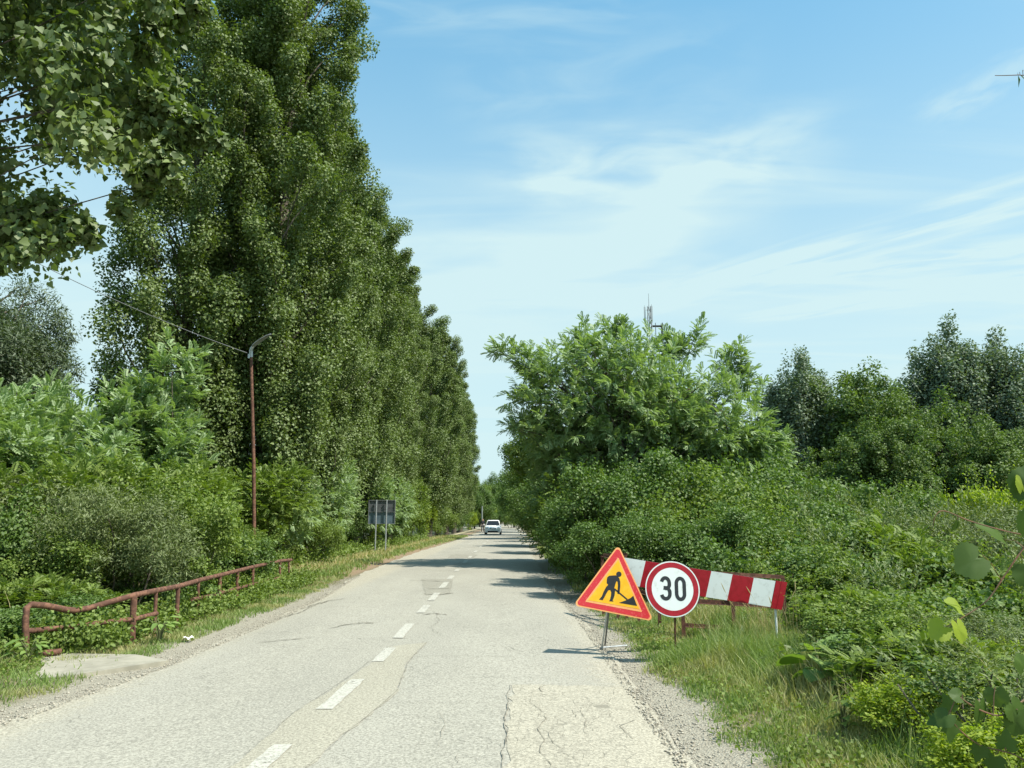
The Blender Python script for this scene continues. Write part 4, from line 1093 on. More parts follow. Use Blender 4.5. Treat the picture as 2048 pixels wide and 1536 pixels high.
s3 = arc(ox, oy+hh-ry, rx, ry, 165, 0, 14) + arc(ox, oy+hh-ry-.012, rx, .046, -8, -78, 8) + [(ox-.022, oy+.006)]
strokepoly(mb, s3, sw)
s4 = [(ox-.022, oy+.006)] + arc(ox, oy-hh+ry+.010, rx+.003, .052, 78, 4, 8) + arc(ox, oy-hh+ry, rx+.003, ry, 0, -165, 14)
strokepoly(mb, s4, sw, -.0041, -.0027)
mb.build('number', M['black'], root)
for sx in (.05,):
    mb = MB(); gx = cz.x+sx; gy = cz.y+.10
    mb.tube([(sx, .22, gz(gx, gy)-cz.z-.05), (sx*.6, .035, .0)], .011, 8); mb.build('leg', M['rustd'], root, smooth=True)

# --- red and white striped board
Dl, Dr_ = 9.3, 9.3
a, b_ = W(1243, 1141, Dl), W(1546, 1188, Dr_)
L = (b_-a).length; ang = atan2(a.z-b_.z, b_.x-a.x)
root = empty('barrier_board', tuple(a), label='red and white striped barrier board sloping down to the right behind the round sign', cat='barrier')
Mx = Matrix.Rotation(ang, 4, 'Y')
hb = 25.5/1524*9.3; n = 7; mb = MB(); st = L/7.12
edges = [0, st*1.0, st*2.02, st*3.05, st*4.1, st*5.1, st*6.1, L]
skew = .018
for i in range(7):
    x0, x1 = edges[i], edges[i+1]
    mb.poly([Mx @ Vector(p) for p in [(x0-skew, 0, -hb), (x1-skew, 0, -hb), (x1+skew, 0, hb), (x0+skew, 0, hb)]], [(0,1,2,3)], i % 2)
k = MB()
me_pts = [(0-skew, .0015, -hb), (L-skew, .0015, -hb), (L+skew, .0015, hb), (skew, .0015, hb), (0-skew, .022, -hb), (L-skew, .022, -hb), (L+skew, .022, hb), (skew, .022, hb)]
o = mb.build('striped_face', [M['whitep'], M['redp']], root, recalc=False)
k.poly([Mx @ Vector(p) for p in me_pts], [(0,1,2,3),(7,6,5,4),(0,4,5,1),(1,5,6,2),(2,6,7,3),(3,7,4,0)]); k.build('board', M['galv'], root)
k = MB(); e = L+.004
for x0, x1, y0 in ((e, e+.062, -.004), (e+.066, e+.135, -.002)):
    k.poly([Mx @ Vector(p) for p in [(x0-skew, y0, -hb-.012), (x1-skew, y0, -hb-.012), (x1+skew, y0, hb+.006), (x0+skew, y0, hb+.006), (x0-skew, .02, -hb-.012), (x1-skew, .02, -hb-.012), (x1+skew, .02, hb+.006), (x0+skew, .02, hb+.006)]],
       [(0,1,2,3),(7,6,5,4),(0,4,5,1),(1,5,6,2),(2,6,7,3),(3,7,4,0)])
k.build('end_plate', M['redp'], root)
for xx, lm in ((L+.05, 'whitep'),):
    pt = Mx @ Vector((xx, .035, -hb+.03)); g = gz(a.x+pt.x, a.y+.04)
    k = MB(); k.tube([(pt.x, .04, g-a.z-.05), (pt.x, .04, pt.z+.1)], .014, 8); k.build('leg', M[lm], root, smooth=True)

# ------------------------------------------------------------------ lamp post and cable
D = 20.0; tp = W(502, 706, D); O = Vector((W(513, 1110, D).x, D, gz(W(513, 1110, D).x, D)))
root = empty('street_lamp', tuple(O), label='slim rusty brown street lamp post with a grey curved lamp head and cable', cat='street lamp')
mb = MB(); pts = [(0,0,-.3), tuple((tp-O)*.5 + Vector((.02,0,0))), tuple(tp-O)]
mb.tube(pts, [.052, .047, .040], 12); mb.build('pole', M['rust'], root, smooth=True)
mb = MB(); t0 = tp-O
mb.tube([tuple(t0+Vector((0,0,-.12))), tuple(t0+Vector((0,0,.02))), tuple(t0+Vector((.005,-.02,.10))), tuple(t0+Vector((.07,-.05,.19)))], [.052,.052,.046,.040], 12)
mb.tube([tuple(t0+Vector((-.03,-.06,-.16))), tuple(t0+Vector((-.03,-.06,-.05)))], .03, 8)
mb.build('bracket', M['galv'], root, smooth=True)
mb = MB(); nseg = 9; rings = []
for i in range(nseg+1):
    t = i/nseg; c = t0 + Vector((.05, -.04, .17)) + Vector((.56*t, -.25*t, .38*t - .10*t*t))
    w = .13*(sin(pi*min(1, .18+t*.78))**.6); h = .045*(1-.55*t)
    rings.append([(c.x + 0, c.y-w*cos(q)*.9 , c.z + h*sin(q)*(1.4 if sin(q) > 0 else .6)) for q in np.linspace(0, 2*pi, 15)[:-1]])
kk = 14; P = [p for r_ in rings for p in r_]
mb.poly(P, [(i*kk+j, i*kk+(j+1)%kk, (i+1)*kk+(j+1)%kk, (i+1)*kk+j) for i in range(nseg) for j in range(kk)] + [tuple(range(kk)), tuple(nseg*kk+j for j in range(kk))])
mb.build('lamp_head', M['steel'], root, smooth=True)
mb = MB(); A_ = W(500, 708, D); B_ = W(-420, 240, 16.0); pts = []
for i in range(41):
    t = i/40; q = A_.lerp(B_, t); q.z -= .85*4*t*(1-t)*.5; pts.append(tuple(q))
mb.tube(pts, .009, 6); tag(mb.build('overhead_cable', M['steeld'], smooth=True), 'thin overhead cable running from the lamp post up into the leaves at top left', 'cable')
o = MB(); q = Vector(pts[-1]); o.tube([(q.x, q.y, gz(q.x, q.y)-.3), (q.x, q.y, q.z+.3)], [.12,.08], 12)
tag(o.build('cable_pole', M['bark'], smooth=True), 'wooden pole holding the far end of the cable, outside the left of the picture', 'pole')

# ------------------------------------------------------------------ info board from behind
D = 37.0; a, b_ = W(737, 1047, D), W(790, 1001, D); x0, x1, z0, z1 = a.x, b_.x, a.z, b_.z
O = Vector(((x0+x1)/2, D, gz((x0+x1)/2, D))); root = empty('information_board', tuple(O), label='grey back of a square board on two steel posts beside the left track', cat='sign board')
hw = (x1-x0)/2; zb, zt = z0-O.z, z1-O.z; zm = (zb+zt)/2
mb = MB(); mb.box((-hw, .05, zm+.01), (hw, .056, zt)); mb.build('upper_panel', M['steeld'], root)
mb = MB(); mb.box((-hw, .05, zb), (hw, .056, zm-.01)); mb.build('lower_panel', M['bluegrey'], root)
mb = MB(); w = .025
mb.box((-hw-.0, .0, zt), (hw, .05, zt+w)); mb.box((-hw, 0, zb-w), (hw, .05, zb)); mb.box((-hw-w, 0, zb-w), (-hw, .05, zt+w)); mb.box((hw, 0, zb-w), (hw+w, .05, zt+w)); mb.box((-hw, .002, zm-.009), (hw, .048, zm+.009))
mb.build('frame', M['steel'], root)
for u in (752, 772.5):
    xx = W(u, 1050, D).x - O.x; mb = MB(); mb.tube([(xx, -.045, -.3), (xx, -.045, zt+.03)], .033, 10); mb.build('post', M['galv'], root, smooth=True)

# ------------------------------------------------------------------ far thin pole, telecom mast
q = W(964.5, 1012, 118); o = MB(); g = gz(q.x, 118); o.tube([(q.x, 118, g-.3), (q.x, 118, q.z)], [.10, .07], 8)
tag(o.build('utility_pole', M['galv'], smooth=True), 'thin pale pole rising behind the person at the far end of the road', 'pole')
D = 160.0; q = W(1298, 620, D); s = D/1524.0; g = gz(q.x, D)
root = empty('telecom_mast', (q.x, D, g), label='grey telecom mast with antenna panels rising above the big feathery tree', cat='mast')
Z = lambda v: W(1298, v, D).z - g
mb = MB()
for k_ in range(3):
    a_ = 2*pi*k_/3+.3; mb.tube([(1.5*cos(a_), 1.5*sin(a_), -.3), (.38*cos(a_), .38*sin(a_), Z(612))], [.12, .07], 6)
for i in range(34):
    t0_, t1_ = i/34, (i+1)/34
    for k_ in range(3):
        a0, a1 = 2*pi*k_/3+.3, 2*pi*(k_+1)/3+.3; r0, r1 = 1.5-1.12*t0_, 1.5-1.12*t1_
        mb.tube([(r0*cos(a0), r0*sin(a0), Z(612)*t0_), (r1*cos(a1), r1*sin(a1), Z(612)*t1_)], .035, 4, cap=False)
mb.build('lattice_tower', M['steel'], root)
mb = MB(); mb.tube([(0,0,Z(660)), (0,0,Z(587))], [.11,.035], 6); mb.build('lightning_rod', M['steel'], root)
for k_ in range(3):
    a_ = 2*pi*k_/3+1.0; cx_, cy_ = .95*cos(a_), .95*sin(a_)
    mb = MB(); mb.box((cx_-.16, cy_-.10, Z(646)), (cx_+.16, cy_+.10, Z(614))); mb.tube([(cx_, cy_, Z(665)), (cx_, cy_, Z(611))], .05, 6)
    mb.build('antenna_panel', M['galv'], root)
mb = MB()
for zz_ in (620, 636):
    for k_ in range(3):
        a_ = 2*pi*k_/3+1.0; mb.tube([(0,0,Z(zz_)), (.95*cos(a_), .95*sin(a_), Z(zz_))], .04, 4)
mb.build('antenna_arms', M['steel'], root)
mb = MB(); r_ = 22*s
mb.box((.4, -.7, Z(652)-.08), (r_+.55, .7, Z(652))); mb.tube([(r_+.4, -.6, Z(680)), (r_+.4, -.6, Z(647))], .14, 6); mb.tube([(r_+.4, .6, Z(680)), (r_+.4, .6, Z(647))], .14, 6)
mb.tube([(1.2, -.6, Z(680)), (1.2, -.6, Z(647))], .08, 6); mb.build('side_platform', M['steeld'], root)

# ------------------------------------------------------------------ white car coming towards the viewer
D = 82.0; q = W(985.5, 1069, D)
root = empty('parked_car', (q.x, D, .005), label='white car facing the viewer far down the road', cat='car')
prof = [  # station along the car (y back from the nose), half width, z bottom, z belt, z roof(None on bonnet)
 (0.00, .62, .30, .58), (.06, .76, .22, .70), (.35, .86, .20, .80), (.95, .89, .20, .93), (1.25, .89, .20, .98), (1.9, .89, .20, 1.0), (3.0, .89, .20, 1.0), (3.8, .87, .22, 1.0), (4.2, .80, .30, .95), (4.3, .70, .40, .80)]
mb = MB(); P = []; k = 10
for y, w, zb, zt in prof:
    P += [(-w*.9, y, zb), (-w, y, zb+.12), (-w, y, (zb+zt)/2+.05), (-w*.95, y, zt-.06), (-w*.80, y, zt), (w*.80, y, zt), (w*.95, y, zt-.06), (w, y, (zb+zt)/2+.05), (w, y, zb+.12), (w*.9, y, zb)]
n = len(prof); F = [(i*k+j, i*k+(j+1)%k, (i+1)*k+(j+1)%k, (i+1)*k+j) for i in range(n-1) for j in range(k)] + [tuple(range(k)), tuple((n-1)*k+j for j in range(k))]
mb.poly(P, F); mb.build('body', M['carw'], root, smooth=True)
mb = MB()   # cabin
cab = [(1.15, .76, .98, .985), (1.85, .66, .98, 1.48), (2.3, .64, .98, 1.54), (3.3, .63, .98, 1.52), (4.1, .68, .98, 1.02)]
P = []
for y, w, zb, zt in cab: P += [(-.80, y, zb-.02), (-w, y, zt-.05), (-w*.85, y, zt), (w*.85, y, zt), (w, y, zt-.05), (.80, y, zb-.02)]
mb.poly(P, [(i*6+j, i*6+(j+1)%6, (i+1)*6+(j+1)%6, (i+1)*6+j) for i in range(4) for j in range(6)] + [(0,1,2,3,4,5), tuple(24+j for j in range(6))])
mb.build('roof', M['carw'], root, smooth=True)
mb = MB(); mb.poly([(-.72,1.16,1.0),(.72,1.16,1.0),(.58,1.80,1.44),(-.58,1.80,1.44),(-.72,1.13,.985),(.72,1.13,.985),(.58,1.77,1.455),(-.58,1.77,1.455)], [(0,1,2,3),(4,5,6,7),(0,1,5,4),(1,2,6,5),(2,3,7,6),(3,0,4,7)]); mb.build('windscreen', M['glassd'], root)
for sx in (-1, 1):
    mb = MB(); mb.poly([(sx*.80,1.5,1.0),(sx*.80,3.9,1.0),(sx*.655,3.4,1.38),(sx*.665,1.95,1.36),(sx*.815,1.5,1.0),(sx*.815,3.9,1.0),(sx*.67,3.4,1.385),(sx*.68,1.95,1.365)], [(0,1,2,3),(4,5,6,7),(0,1,5,4),(1,2,6,5),(2,3,7,6),(3,0,4,7)]); mb.build('side_window', M['glassd'], root)
    mb = MB(); mb.box((min(sx*.88,sx*1.04), 1.42, .98), (max(sx*.88,sx*1.04), 1.54, 1.12)); mb.build('wing_mirror', M['carw'], root)
    mb = MB(); xa, xb = sorted((sx*.52, sx*.80)); mb.box((xa, .0, .60), (xb, .22, .73)); mb.build('headlight', M['lampg'], root)
    mb = MB(); xa, xb = sorted((sx*.58, sx*.74)); mb.box((xa, .03, .32), (xb, .12, .40)); mb.build('fog_lamp', M['plast'], root)
    for y in (.78, 3.4):
        mb = MB(); xa = sx*.74; mb.tube([(sx*.70, y, .31), (sx*.905, y, .31)], .31, 20); w_ = mb.build('wheel', M['tyre'], root, smooth=True)
        mb = MB(); mb.tube([(sx*.905, y, .31), (sx*.915, y, .31)], .20, 16); mb.build('rim', M['galv'], w_, smooth=True)
mb = MB(); mb.box((-.34, -.012, .58), (.34, .05, .66)); mb.build('grille', M['plast'], root)
mb = MB(); mb.box((-.55, -.006, .24), (.55, .10, .40)); mb.build('lower_intake', M['plast'], root)
mb = MB(); mb.box((-.26, -.03, .445), (.26, -.013, .555)); mb.build('number_plate', M['whitep'], root)

# ------------------------------------------------------------------ person at the roadside beyond the car
D = 95.0; q = W(965.5, 1064, D)
root = empty('person', (q.x, D, 0.0), label='person in dark clothes walking on the left road edge beside the white car', cat='person')
def skin(name, joints, bones, mat, parent, rootv=0, sub=2):
    me = bpy.data.meshes.new(name); me.from_pydata([j[0] for j in joints], bones, []); me.update()
    o = link(name, me, mat, parent)
    m = o.modifiers.new('skin', 'SKIN'); m.use_smooth_shade = True
    for i, (p, r) in enumerate(joints): me.skin_vertices[0].data[i].radius = (r, r)
    me.skin_vertices[0].data[rootv].use_root = True
    s_ = o.modifiers.new('sub', 'SUBSURF'); s_.levels = sub; s_.render_levels = sub
    return o
J = [((0,0,.95),.13), ((0,0,1.12),.13), ((0,0,1.32),.15), ((0,0,1.47),.055), ((0,-.02,1.56),.085), ((0,-.02,1.68),.09),
     ((-.19,0,1.40),.055), ((-.25,-.02,1.14),.042), ((-.23,-.14,.92),.032), ((-.22,-.18,.84),.03),
     ((.19,0,1.40),.055), ((.26,.02,1.14),.042), ((.26,-.02,.90),.032), ((.26,-.03,.82),.03),
     ((-.10,0,.88),.09), ((-.12,-.10,.50),.062), ((-.12,-.05,.09),.042), ((-.12,-.18,.04),.035),
     ((.10,0,.88),.09), ((.12,.06,.50),.062), ((.12,.22,.12),.042), ((.12,.12,.05),.035)]
Bn = [(0,1),(1,2),(2,3),(3,4),(4,5),(2,6),(6,7),(7,8),(8,9),(2,10),(10,11),(11,12),(12,13),(0,14),(14,15),(15,16),(16,17),(0,18),(18,19),(19,20),(20,21)]
skin('body', J, Bn, M['skin'], root)
skin('jacket', [(J[0][0],.155), (J[1][0],.155), (J[2][0],.175), ((0,0,1.44),.085), (J[6][0],.075), (J[7][0],.060), (J[8][0],.046), (J[10][0],.075), (J[11][0],.060), (J[12][0],.046)],
     [(0,1),(1,2),(2,3),(2,4),(4,5),(5,6),(2,7),(7,8),(8,9)], M['cloth'], root)
skin('trousers', [((0,0,.95),.15), (J[14][0],.108), (J[15][0],.08), (J[16][0],.062), (J[18][0],.108), (J[19][0],.08), (J[20][0],.062)],
     [(0,1),(1,2),(2,3),(0,4),(4,5),(5,6)], M['cloth2'], root)
skin('hair', [((0,.015,1.64),.095), ((0,.01,1.71),.085)], [(0,1)], M['cloth'], root)
# ------------------------------------------------------------------ grass, weeds and ground cover
def grassy(name, seed, n, xr, yr, hfun, dens, mat, w0=.006, seg=3, ypow=1.0):
    rng = np.random.default_rng(seed)
    y = yr[0] + (yr[1]-yr[0])*rng.random(n)**ypow; x = rng.uniform(xr[0], xr[1], n)
    keep = rng.random(n) < dens(x, y); x, y = x[keep], y[keep]; n = len(x)
    z = ground_z(x, y) - .01; h = hfun(x, y)*rng.uniform(.45, 1.25, n)
    th = rng.uniform(0, 2*pi, n); d = np.stack([np.cos(th), np.sin(th), np.zeros(n)], 1); lean = rng.uniform(.1, .75, n)[:,None]
    ph = rng.uniform(0, 2*pi, n); s = np.stack([np.cos(ph), np.sin(ph), np.zeros(n)], 1)
    w = (w0*(1+y*.055)*rng.uniform(.6, 1.4, n))[:,None]
    base = np.stack([x, y, z], 1); V = []
    for i in range(seg+1):
        t = i/seg; c = base + d*(lean*h[:,None]*t**1.8) + np.array([0,0,1])*(h[:,None]*(t - .28*lean*t*t))
        ww = w*(1-t**1.6) if i < seg else w*0.04
        V += [c - s*ww, c + s*ww]
    V = np.stack(V, 1).reshape(-1, 3); m = 2*(seg+1); b = (np.arange(n)*m)[:,None]
    Fs = np.concatenate([b + np.array([[2*i, 2*i+1, 2*i+3, 2*i+2]]) for i in range(seg)])
    return link(name, np_mesh(name, V, [Fs]), mat)
def vnoise(x, y, s, ph=0.0):
    return (np.sin(x*s+ph)+np.sin(y*s*.83+ph*1.7)+np.sin((x+y)*s*1.31+ph)+np.sin((x-y)*s*2.1+ph*.3)+np.sin((x*.4-y)*s*3.7+ph))/5
def dl_(x, y=None): return (RXL if y is None else RL(y)) - x
def dr_(x, y=None): return x - (RXR if y is None else RR(y))
slab_xy = [tuple(G(u, v).xy) for u, v in slab]
def in_slab(x, y):
    c = np.zeros(x.shape, bool); n = len(slab_xy); j = n-1
    for i in range(n):
        (xi, yi), (xj, yj) = slab_xy[i], slab_xy[j]
        t = ((yi > y) != (yj > y)) & (x < (xj-xi)*(y-yi)/(yj-yi+1e-9)+xi); c ^= t; j = i
    return c
def densL(x, y):
    d = dl_(x, y) + vnoise(x, y, 2.2)*.22
    tr = 1 - .93*np.exp(-((x+6.15+.1*np.sin(y*.8))/.20)**2)*sstep(y, 15, 20)
    near = np.where(y < 9, sstep(d, .30, .65), sstep(d, .25, .60))
    edge = np.where(y > 15, 1-.8*np.exp(-((x+4.95)/.30)**2), 1)
    patch = .35 + .65*sstep(vnoise(x, y, 3.0, 2), -.35, .15)
    return near*tr*edge*patch*np.where(in_slab(x, y) & (vnoise(x, y, 5.0, 1) < .25), .03, 1)
def densR(x, y):
    d = dr_(x) + vnoise(x, y, 2.6, 1)*.20 - np.interp(y, [0, 4.5, 6, 9, 12], [.26, .26, .20, .06, .05])
    dry = 1-.6*np.exp(-(((x-2.6)/.9)**2+((y-4.3)/.7)**2))
    return sstep(d, .12, .5)*(.4+.6*sstep(vnoise(x, y, 3.1, 4), -.4, .1))*dry
hL = lambda x, y: .075 + .12*sstep(dl_(x), .9, 2.2) + .05*np.maximum(0, vnoise(x, y, 2.4, 3))
hR = lambda x, y: .055 + .24*np.exp(-((x-2.15)/.55)**2-((y-8.45)/.35)**2) + .16*np.exp(-((x-3.0)/1.0)**2-((y-7.9)/1.3)**2) + .13*sstep(dr_(x), .5, 1.9)*(1-.6*np.exp(-((x-2.9)/1.3)**2)*sstep(y, 9.2, 9.8)) + .05*np.maximum(0, vnoise(x, y, 2.4, 3))
ST = dict(kind='stuff')
tag(grassy('grass', 101, 130000, (-8.0, -4.2), (4.6, 22), hL, densL, M['grass'], .0040, ypow=1.1), 'green roadside grass on the left verge along the railing', 'grass', **ST)
tag(grassy('grass', 102, 110000, (-9.5, -4.1), (20, 75), lambda x, y: .16+.10*np.maximum(0, vnoise(x, y, 1.4)), densL, M['grass'], .0060, ypow=1.3), 'distant green grass on the left bank between road and poplars', 'grass', **ST)
tag(grassy('grass', 103, 170000, (1.15, 5.4), (3.2, 14), hR, densR, M['grass'], .0034, ypow=1.2), 'green grass on the right verge around the signs', 'grass', **ST)
tag(grassy('grass', 104, 30000, (1.2, 3.4), (13, 45), lambda x, y: .16+0*x, densR, M['grass'], .006), 'grass strip under the dark shrubs on the right verge', 'grass', **ST)
tag(grassy('dry_grass', 105, 24000, (1.2, 4.4), (3.4, 13), lambda x, y: .06+.14*sstep(dr_(x), .6, 2), lambda x, y: densR(x, y)*sstep(vnoise(x, y, 1.9, 6), -.2, .3), M['straw'], .0026), 'dry straw-coloured grass mixed into the right verge', 'grass', **ST)
tag(grassy('dry_grass', 106, 24000, (-8.0, -4.2), (4.6, 20), lambda x, y: .09+0*x, lambda x, y: sstep(dl_(x), .55, .9)*sstep(vnoise(x, y, 1.9, 6), -.15, .35)*np.where(in_slab(x, y), .06, 1), M['straw'], .003), 'dry straw-coloured grass along the left verge', 'grass', **ST)
tag(grassy('dry_grass', 107, 15000, (-9.0, -4.1), (18, 70), lambda x, y: .22+0*x, lambda x, y: sstep(dl_(x), 1.2, 2.2)*.8, M['straw'], .006, ypow=1.3), 'dry grass stalks on the left bank beyond the railing', 'grass', **ST)
# long grass tuft with seed heads beside the right end of the board
rng = np.random.default_rng(9); root = empty('seeding_grass_tuft', tuple(G(1545, 1300, 0)), label='tall tuft of seeding grass in front of the right end of the striped board', cat='grass tuft')
O = root.location; mb = MB(); hd = MB()
for i in range(70):
    b0 = Vector((rng.normal()*.16, rng.normal()*.12, -.05)); h = rng.uniform(.45, .78); ln = Vector((rng.normal()*.13-.07, rng.normal()*.08, 0))
    pts = [b0 + ln*(t**1.7) + Vector((0,0,h*t)) for t in (0,.25,.5,.75,1)]
    mb.tube(pts, [.0022,.0020,.0016,.0013,.001], 3, cap=False)
    if i % 2 == 0:
        e = pts[-1]; d = (pts[-1]-pts[-2]).normalized(); hd.tube([e-d*.02, e+d*.03, e+d*.07, e+d*.11], [.002,.006,.005,.001], 5)
mb.build('stalks', M['straw'], root); hd.build('seed_heads', M['straw'], root)
gt = grassy('long_grass', 110, 5200, (-.75, .55), (-.55, .5), lambda x, y: .34+0*x, lambda x, y: np.exp(-(x**2+y**2)*2.4), M['grass'], .0042)
nv = len(gt.data.vertices); co = np.empty(nv*3, np.float32); gt.data.vertices.foreach_get('co', co); co = co.reshape(-1, 3)
gt.parent = root; gt.data.update()

# broad leafy weeds as ground cover
def cover(name, seed, n, xr, yr, zh, dens, leaf, mat, tmpl, per=9, kind='stuff', label=None):
    rng = np.random.default_rng(seed); x = rng.uniform(*xr, n); y = rng.uniform(*yr, n); k = rng.random(n) < dens(x, y); x, y = x[k], y[k]
    h = zh(x, y)*rng.uniform(.5, 1.2, len(x)); C = np.stack([x, y, ground_z(x, y)+h*.55], 1)
    R = np.stack([.10+h*.25, .10+h*.25, h*.55], 1)
    P = blob(rng, C, R, per, leaf, up=.9, droop=-.1, shell=.6, jit=.5)
    V, Fs = place(*P, tmpl); o = link(name, np_mesh(name, V, Fs), mat); return tag(o, label, 'ground cover', None, kind)
dR = lambda x, y: sstep(dr_(x)-.06*(9-np.minimum(y, 9)), 1.25, 2.2)*(1-np.exp(-((x-2.9)/1.1)**2)*sstep(y, 8.6, 9.4)*sstep(-y, -14, -11))*(.3+.7*sstep(vnoise(x, y, 1.6, 2), -.3, .3))
cover('weeds', 120, 5200, (2.2, 9.0), (5.6, 14), lambda x, y: .22+.16*vnoise(x, y, 1.5, 1)+.14*sstep(dr_(x), 2, 4), dR, .052, M['mid'], RHOMB, 14, label='low leafy weeds covering the slope on the right')
cover('weeds', 121, 5500, (2.4, 9.0), (3.2, 14), lambda x, y: .26+.16*vnoise(x, y, 1.2, 5)+.16*sstep(dr_(x), 2, 4), dR, .10, M['olive'], NARROW, 14, label='greyish narrow-leaved weeds mixed into the right slope')
cover('weeds', 122, 5000, (2.3, 8.5), (3.2, 12), lambda x, y: .25+.15*vnoise(x, y, 2.2, 3)+.1*sstep(dr_(x), 2, 4), dR, .075, M['yell'], RHOMB, 10, label='yellow green weeds sprinkled over the right slope')
cover('weeds', 123, 9000, (-12.5, -5.9), (6, 22), lambda x, y: .30+.15*vnoise(x, y, 1.5, 1), lambda x, y: sstep(dl_(x), 2.2, 3.2), .062, M['mid'], RHOMB, 14, label='leafy weeds growing behind the left railing')
cover('weeds', 124, 5200, (-14, -6.2), (18, 60), lambda x, y: .5+.2*vnoise(x, y, .9, 1), lambda x, y: sstep(dl_(x), 2.3, 3.4), .10, M['mid'], RHOMB, 14, label='leafy undergrowth at the foot of the poplars')
cover('weeds', 125, 3000, (-6.4, -4.6), (5, 17), lambda x, y: .12+0*x, lambda x, y: sstep(dl_(x), .8, 1.3)*.8*np.where(in_slab(x, y), 0, 1), .040, M['mid'], RHOMB, 9, label='small low weeds in the grass of the left verge')
cover('weeds', 126, 2500, (1.5, 4.6), (3.3, 11), lambda x, y: .12+0*x, lambda x, y: densR(x, y)*.8, .036, M['mid'], RHOMB, 8, label='small low weeds in the grass of the right verge')
cover('weeds', 127, 30000, (-30, 60), (14, 75), lambda x, y: .7+.4*vnoise(x, y, .5, 1), lambda x, y: np.maximum(sstep(dr_(x), 3, 5), sstep(dl_(x), 6, 9)), .15, M['dark'], RHOMB, 12, label='dark undergrowth spreading below the trees on both sides')

cover('weeds', 128, 2600, (-6.3, -4.75), (8.6, 19), lambda x, y: .32+.25*vnoise(x, y, 2.4, 1), lambda x, y: sstep(vnoise(x, y, 1.7, 4), -.45, .1)*np.where(in_slab(x, y), 0, 1), .055, M['mid'], RHOMB, 16, label='leafy weeds climbing around the posts of the left railing')
tag(grassy('long_grass', 129, 110000, (1.8, 8.0), (3.2, 12), lambda x, y: .34+.12*vnoise(x, y, 1.7, 2), lambda x, y: sstep(dr_(x), 1.1, 2.0)*sstep(vnoise(x, y, 2.3, 7), -.4, .25), M['grass'], .0036), 'long arching green grass among the weeds on the right slope', 'grass', **ST)
tag(grassy('dry_grass', 130, 30000, (1.8, 8.0), (3.2, 12), lambda x, y: .30+.1*vnoise(x, y, 1.7, 2), lambda x, y: sstep(dr_(x), 1.0, 2.0)*sstep(vnoise(x, y, 1.4, 3), -.1, .3), M['straw'], .0026), 'dry stalks standing in the weeds of the right slope', 'grass', **ST)
tag(grassy('dead_stems', 131, 700, (2.6, 11), (5, 22), lambda x, y: .85+.2*vnoise(x, y, 1.7, 2), lambda x, y: sstep(dr_(x), 1.6, 2.6), M['straw'], .0035), 'thin dead stems sticking out of the scrub on the right', 'dead stems', **ST)
tag(grassy('dead_stems', 132, 500, (-11, -5.6), (9, 24), lambda x, y: .8+.2*vnoise(x, y, 1.7, 2), lambda x, y: sstep(dl_(x), 1.9, 2.8), M['straw'], .0035), 'thin dead stems sticking out of the scrub on the left', 'dead stems', **ST)
# loose stones along both road edges
rng = np.random.default_rng(77); n = 15000; y = 3.5 + 18*rng.random(n)**1.5; left = rng.random(n) < .5
off = np.abs(rng.normal(size=n))*.26 - .10; x = np.where(left, RL(y)-off, RR(y)+off); sz = .0045 + .011*rng.random(n)**3
OCT = np.array([(1,0,0),(0,1,0),(-1,0,0),(0,-1,0),(0,0,.7),(0,0,-.7),(.6,.6,.35),(-.6,.5,.3)], float)
z = np.maximum(ground_z(x, y), np.where(off < 0, -.002, -1)) + sz*.3; th = rng.uniform(0, 6.28, n)
P = np.stack([x, y, z], 1); J = OCT[None]*(1+rng.normal(size=(n, 8, 1))*.22)*sz[:,None,None]*np.array([1.2, .9, .8])
X = J[:,:,0]*np.cos(th)[:,None]-J[:,:,1]*np.sin(th)[:,None]; Y = J[:,:,0]*np.sin(th)[:,None]+J[:,:,1]*np.cos(th)[:,None]
V = (P[:,None,:] + np.stack([X, Y, J[:,:,2]], 2)).reshape(-1, 3)
F = np.array([[0,6,4],[6,1,4],[0,1,6],[1,7,4],[7,2,4],[1,2,7],[2,3,4],[3,0,4],[1,0,5],[2,1,5],[3,2,5],[0,3,5]])
M['stone'] = plain('grey_beige_stones', (.46,.42,.34), .95, 0, .3, 60, (.25,.23,.19), .3, .42, .6)
tag(link('gravel', np_mesh('gravel', V, [(F[None]+(np.arange(n)*8)[:,None,None]).reshape(-1, 3)]), M['stone']), 'loose pale gravel stones along both road edges', 'gravel', None, 'stuff')
# large-leaved plants
def bigplant(name, seed, n, h, size, mat, tmpl, stem='stem', spread=1.0):
    rng = np.random.default_rng(seed); root = empty(name); mb = MB(); P, N, T, Sz = [], [], [], []
    for i in range(n):
        th = i*2.4+rng.uniform(-.4,.4); r = rng.uniform(.06, .22)*spread*h*2.2; z = h*rng.uniform(.35, 1.0)
        e = np.array([cos(th)*r, sin(th)*r, z]); mb.tube([(0,0,-.05), tuple(e*np.array([.4,.4,.7])), tuple(e)], [.006,.005,.003], 5, cap=False)
        P.append(e); T.append([cos(th), sin(th), rng.uniform(-.5, .1)]); N.append([cos(th)*-.2, sin(th)*-.2-.35, 1]); Sz.append(size*rng.uniform(.7, 1.25))
    mb.build('stems', M[stem], root)
    leafobj('leaves', [((np.array(P), np.array(N, float), np.array(T, float), np.array(Sz)), tmpl)], mat, root); return root
BIG = (lambda: (np.array([(0,0,0),(.30,-.10,.06),(.50,.18,.10),(.46,.55,.07),(.26,.85,-.02),(0,1.05,-.12),(-.26,.85,-.02),(-.46,.55,.07),(-.50,.18,.10),(-.30,-.10,.06),(0,.35,-.02),(0,.7,-.05)]),
      [np.array([[0,1,2,10],[2,3,11,10],[3,4,5,11],[0,10,8,9],[10,11,7,8],[11,5,6,7]])]))()
